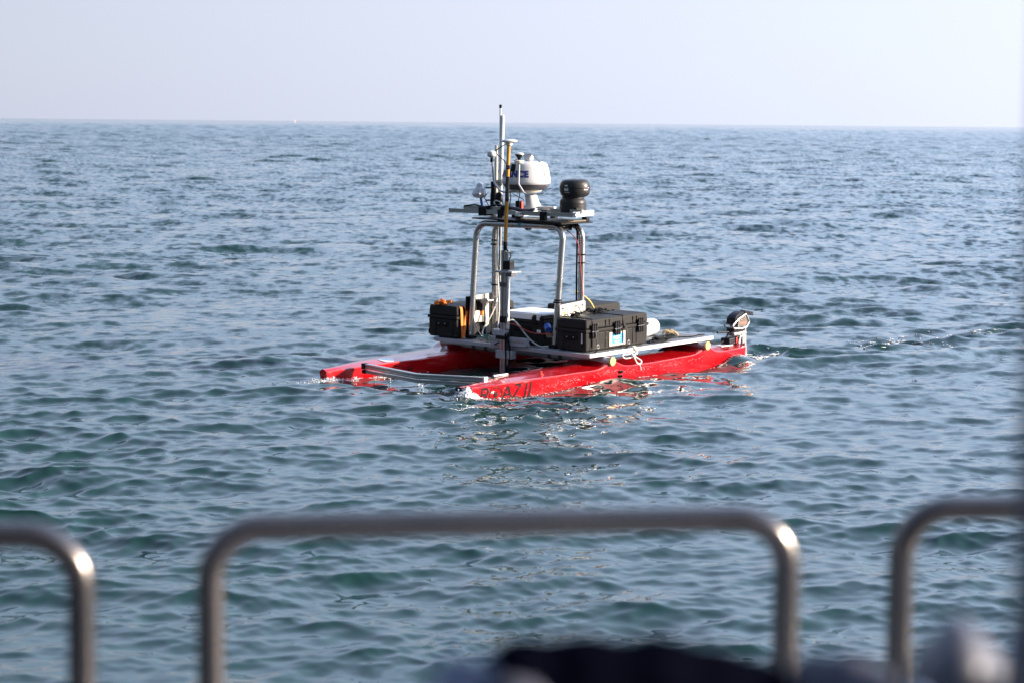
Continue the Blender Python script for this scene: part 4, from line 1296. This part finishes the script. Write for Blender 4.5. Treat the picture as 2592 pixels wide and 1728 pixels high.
l.new(small.outputs[0], s2.inputs[0])
ad = n.new('ShaderNodeVectorMath'); ad.operation = 'ADD'
l.new(s1.outputs[0], ad.inputs[0]); l.new(s2.outputs[0], ad.inputs[1])
fl_ = n.new('ShaderNodeVectorMath'); fl_.operation = 'MULTIPLY'
fl_.inputs[1].default_value = (1, 1, 0)
l.new(ad.outputs[0], fl_.inputs[0])
a2 = n.new('ShaderNodeVectorMath'); a2.operation = 'ADD'
l.new(geo.outputs['Normal'], a2.inputs[0]); l.new(fl_.outputs[0], a2.inputs[1])
nm = n.new('ShaderNodeVectorMath'); nm.operation = 'NORMALIZE'
l.new(a2.outputs[0], nm.inputs[0])
l.new(nm.outputs[0], p.inputs['Normal'])
me.materials.append(wm)
water = bpy.data.objects.new('water', me)
COL.objects.link(water)
water['kind'] = 'structure'

# ------------------------------------------------------------------ foam and splashes
def droplets(name, P, Rr, m, squash=1.0, long=None):
    """many small irregular blobs in one mesh"""
    base = np.array([(0, 0, 1), (.894, 0, .447), (.276, .851, .447), (-.724, .526, .447), (-.724, -.526, .447), (.276, -.851, .447),
                     (.724, .526, -.447), (-.276, .851, -.447), (-.894, 0, -.447), (-.276, -.851, -.447), (.724, -.526, -.447), (0, 0, -1)])
    f = [(0, 1, 2), (0, 2, 3), (0, 3, 4), (0, 4, 5), (0, 5, 1), (1, 6, 2), (2, 7, 3), (3, 8, 4), (4, 9, 5), (5, 10, 1), (6, 7, 2), (7, 8, 3), (8, 9, 4), (9, 10, 5), (10, 6, 1), (11, 7, 6), (11, 8, 7), (11, 9, 8), (11, 10, 9), (11, 6, 10)]
    mb = MB()
    V, F = [], []
    for k, (q, r) in enumerate(zip(P, Rr)):
        bb = base * (1 + rng.normal(size=(12, 1)) * .15) * np.array([r * rng.uniform(.7, 1.5), r * rng.uniform(.7, 1.5), r * squash * rng.uniform(.7, 1.3)])
        if long is not None:
            bb[:, 0] *= long[k]
        V += [tuple(v) for v in bb + np.array(q)]
        F += [tuple(i + 12 * k for i in t) for t in f]
    mb.V, mb.F = V, F
    o = part(name, mb, m, angle=180)
    return o
def surf(u, v):
    """points on the water surface at boat plan coordinates"""
    x = Ob[0] + u * Rb[0, 0] + v * Rb[0, 1]
    y = Ob[1] + u * Rb[1, 0] + v * Rb[1, 1]
    return np.stack(waves(x, y, np.full_like(x, .02)), -1)
M['foam'] = mat('foam_white', (.82, .84, .86), .5, vary=.05)
def splash(cu, cv, su_, sv_, n, hmax, r0):
    u = cu + rng.normal(size=n) * su_
    v = cv + rng.normal(size=n) * sv_
    Pp = surf(u, v)
    fall = np.exp(-(((u - cu) / su_) ** 2 + ((v - cv) / sv_) ** 2) / 2)
    Pp[:, 2] += rng.random(n) ** 1.6 * hmax * fall
    return Pp, r0 * (.35 + rng.random(n) ** 2.5 * 1.4)
sets = [splash(2.235, .955, .034, .032, 900, .085, .0052), splash(2.18, .985, .05, .022, 500, .040, .0042), splash(2.0, 1.03, .14, .025, 60, .006, .003),
        splash(2.28, .91, .045, .05, 420, .06, .0042), splash(1.62, 1.085, .12, .02, 70, .008, .003)]
o = droplets('splash', np.concatenate([a for a, b_ in sets]), np.concatenate([b_ for a, b_ in sets]), M['foam'])
o['kind'] = 'stuff'; o['label'] = 'white splash thrown up at the near bow'
sets = [splash(2.22, -.79, .08, .03, 340, .045, .004), splash(2.05, -.745, .12, .025, 220, .03, .0036), splash(2.33, -.90, .07, .07, 130, .03, .004), splash(1.5, -.66, .25, .02, 70, .01, .004)]
# drops falling from the bow bars
for (u0, v0, wtop, nn) in ((1.90, -.52, .12, 12), (1.93, -.30, .10, 12), (1.94, .08, .08, 14), (1.94, .12, .08, 12), (1.92, -.45, .12, 10)):
    tt = rng.random(nn)
    loc = np.stack([np.full(nn, u0) + rng.normal(size=nn) * .006, np.full(nn, v0) + rng.normal(size=nn) * .008, wtop * tt - .01], -1)
    sets.append((Ob + loc @ Rb.T, np.full(nn, .0032) + rng.random(nn) * .002))
o = droplets('splash', np.concatenate([a for a, b_ in sets]), np.concatenate([b_ for a, b_ in sets]), M['foam'])
o['kind'] = 'stuff'; o['label'] = 'small splash and drips at the far bow'
# wash behind the outboard, foam along the waterline
n1 = 5200
d = rng.random(n1) ** 1.3 * 4.6
u = -2.25 - d
c = .72 + .27 * d - .012 * d * d
v = c + rng.normal(size=n1) * (.07 + .055 * d)
keep = (np.sin(u * 6.1 + v * 4) + np.sin(u * 2.3 - v * 7 + 1) + rng.normal(size=n1) * .7) > .55
P1 = surf(u[keep], v[keep]); R1 = .0022 + rng.random(keep.sum()) ** 3 * .0075
n2 = 260
u2 = rng.uniform(-2.1, 1.3, n2)
v2 = .87 + np.interp(u2, UU, _b) * .94 + np.abs(rng.normal(size=n2)) * .02
P2 = surf(u2, v2); R2 = .0025 + rng.random(n2) ** 2 * .005
n3 = 170
u3 = -1.78 + rng.normal(size=n3) * .16; v3 = 1.03 + np.abs(rng.normal(size=n3)) * .06
P3 = surf(u3, v3); R3 = .004 + rng.random(n3) ** 2 * .007
n4 = 110
u4 = -2.3 + rng.normal(size=n4) * .12; v4 = .92 + rng.normal(size=n4) * .07
P4 = surf(u4, v4); R4 = .005 + rng.random(n4) ** 2 * .009
PW = []  # white drops on the hull side, also standing in for sparkle of reflected sunlight
for (uc, wc_, su1, sw1, nn) in ((1.15, .060, .16, .022, 130), (.95, .085, .10, .018, 60), (.42, .10, .13, .020, 80), (.10, .085, .14, .022, 90), (-.15, .095, .12, .020, 70), (-.55, .085, .20, .020, 90), (-1.0, .10, .2, .02, 60), (1.72, .085, .2, .02, 40)):
    for _ in range(nn):
        uq = min(max(uc + rng.normal() * su1, -1.7), 2.1); wq = min(max(wc_ + rng.normal() * sw1, .015), hw(uq) - .008)
        PW.append(Ob + Rb @ np.array(on_side(uq, wq, 1, HULL_V, .0008)))
PW = np.array(PW); RW = .0014 + rng.random(len(PW)) ** 2 * .0028
o = droplets('foam', np.concatenate([P1, P2, P3, P4, PW]), np.concatenate([R1, R2, R3, R4, RW]), M['foam'], .35,
             np.concatenate([1 + rng.random(len(R1)) * 5, np.full(len(R2), 2.0), np.full(len(R3), 1.6), np.full(len(R4), 2.0), np.ones(len(RW))]))
o['kind'] = 'stuff'; o['label'] = 'flecks of foam along the hull and in the wash behind the outboard, with white drops standing in for sun sparkle on the hull side'
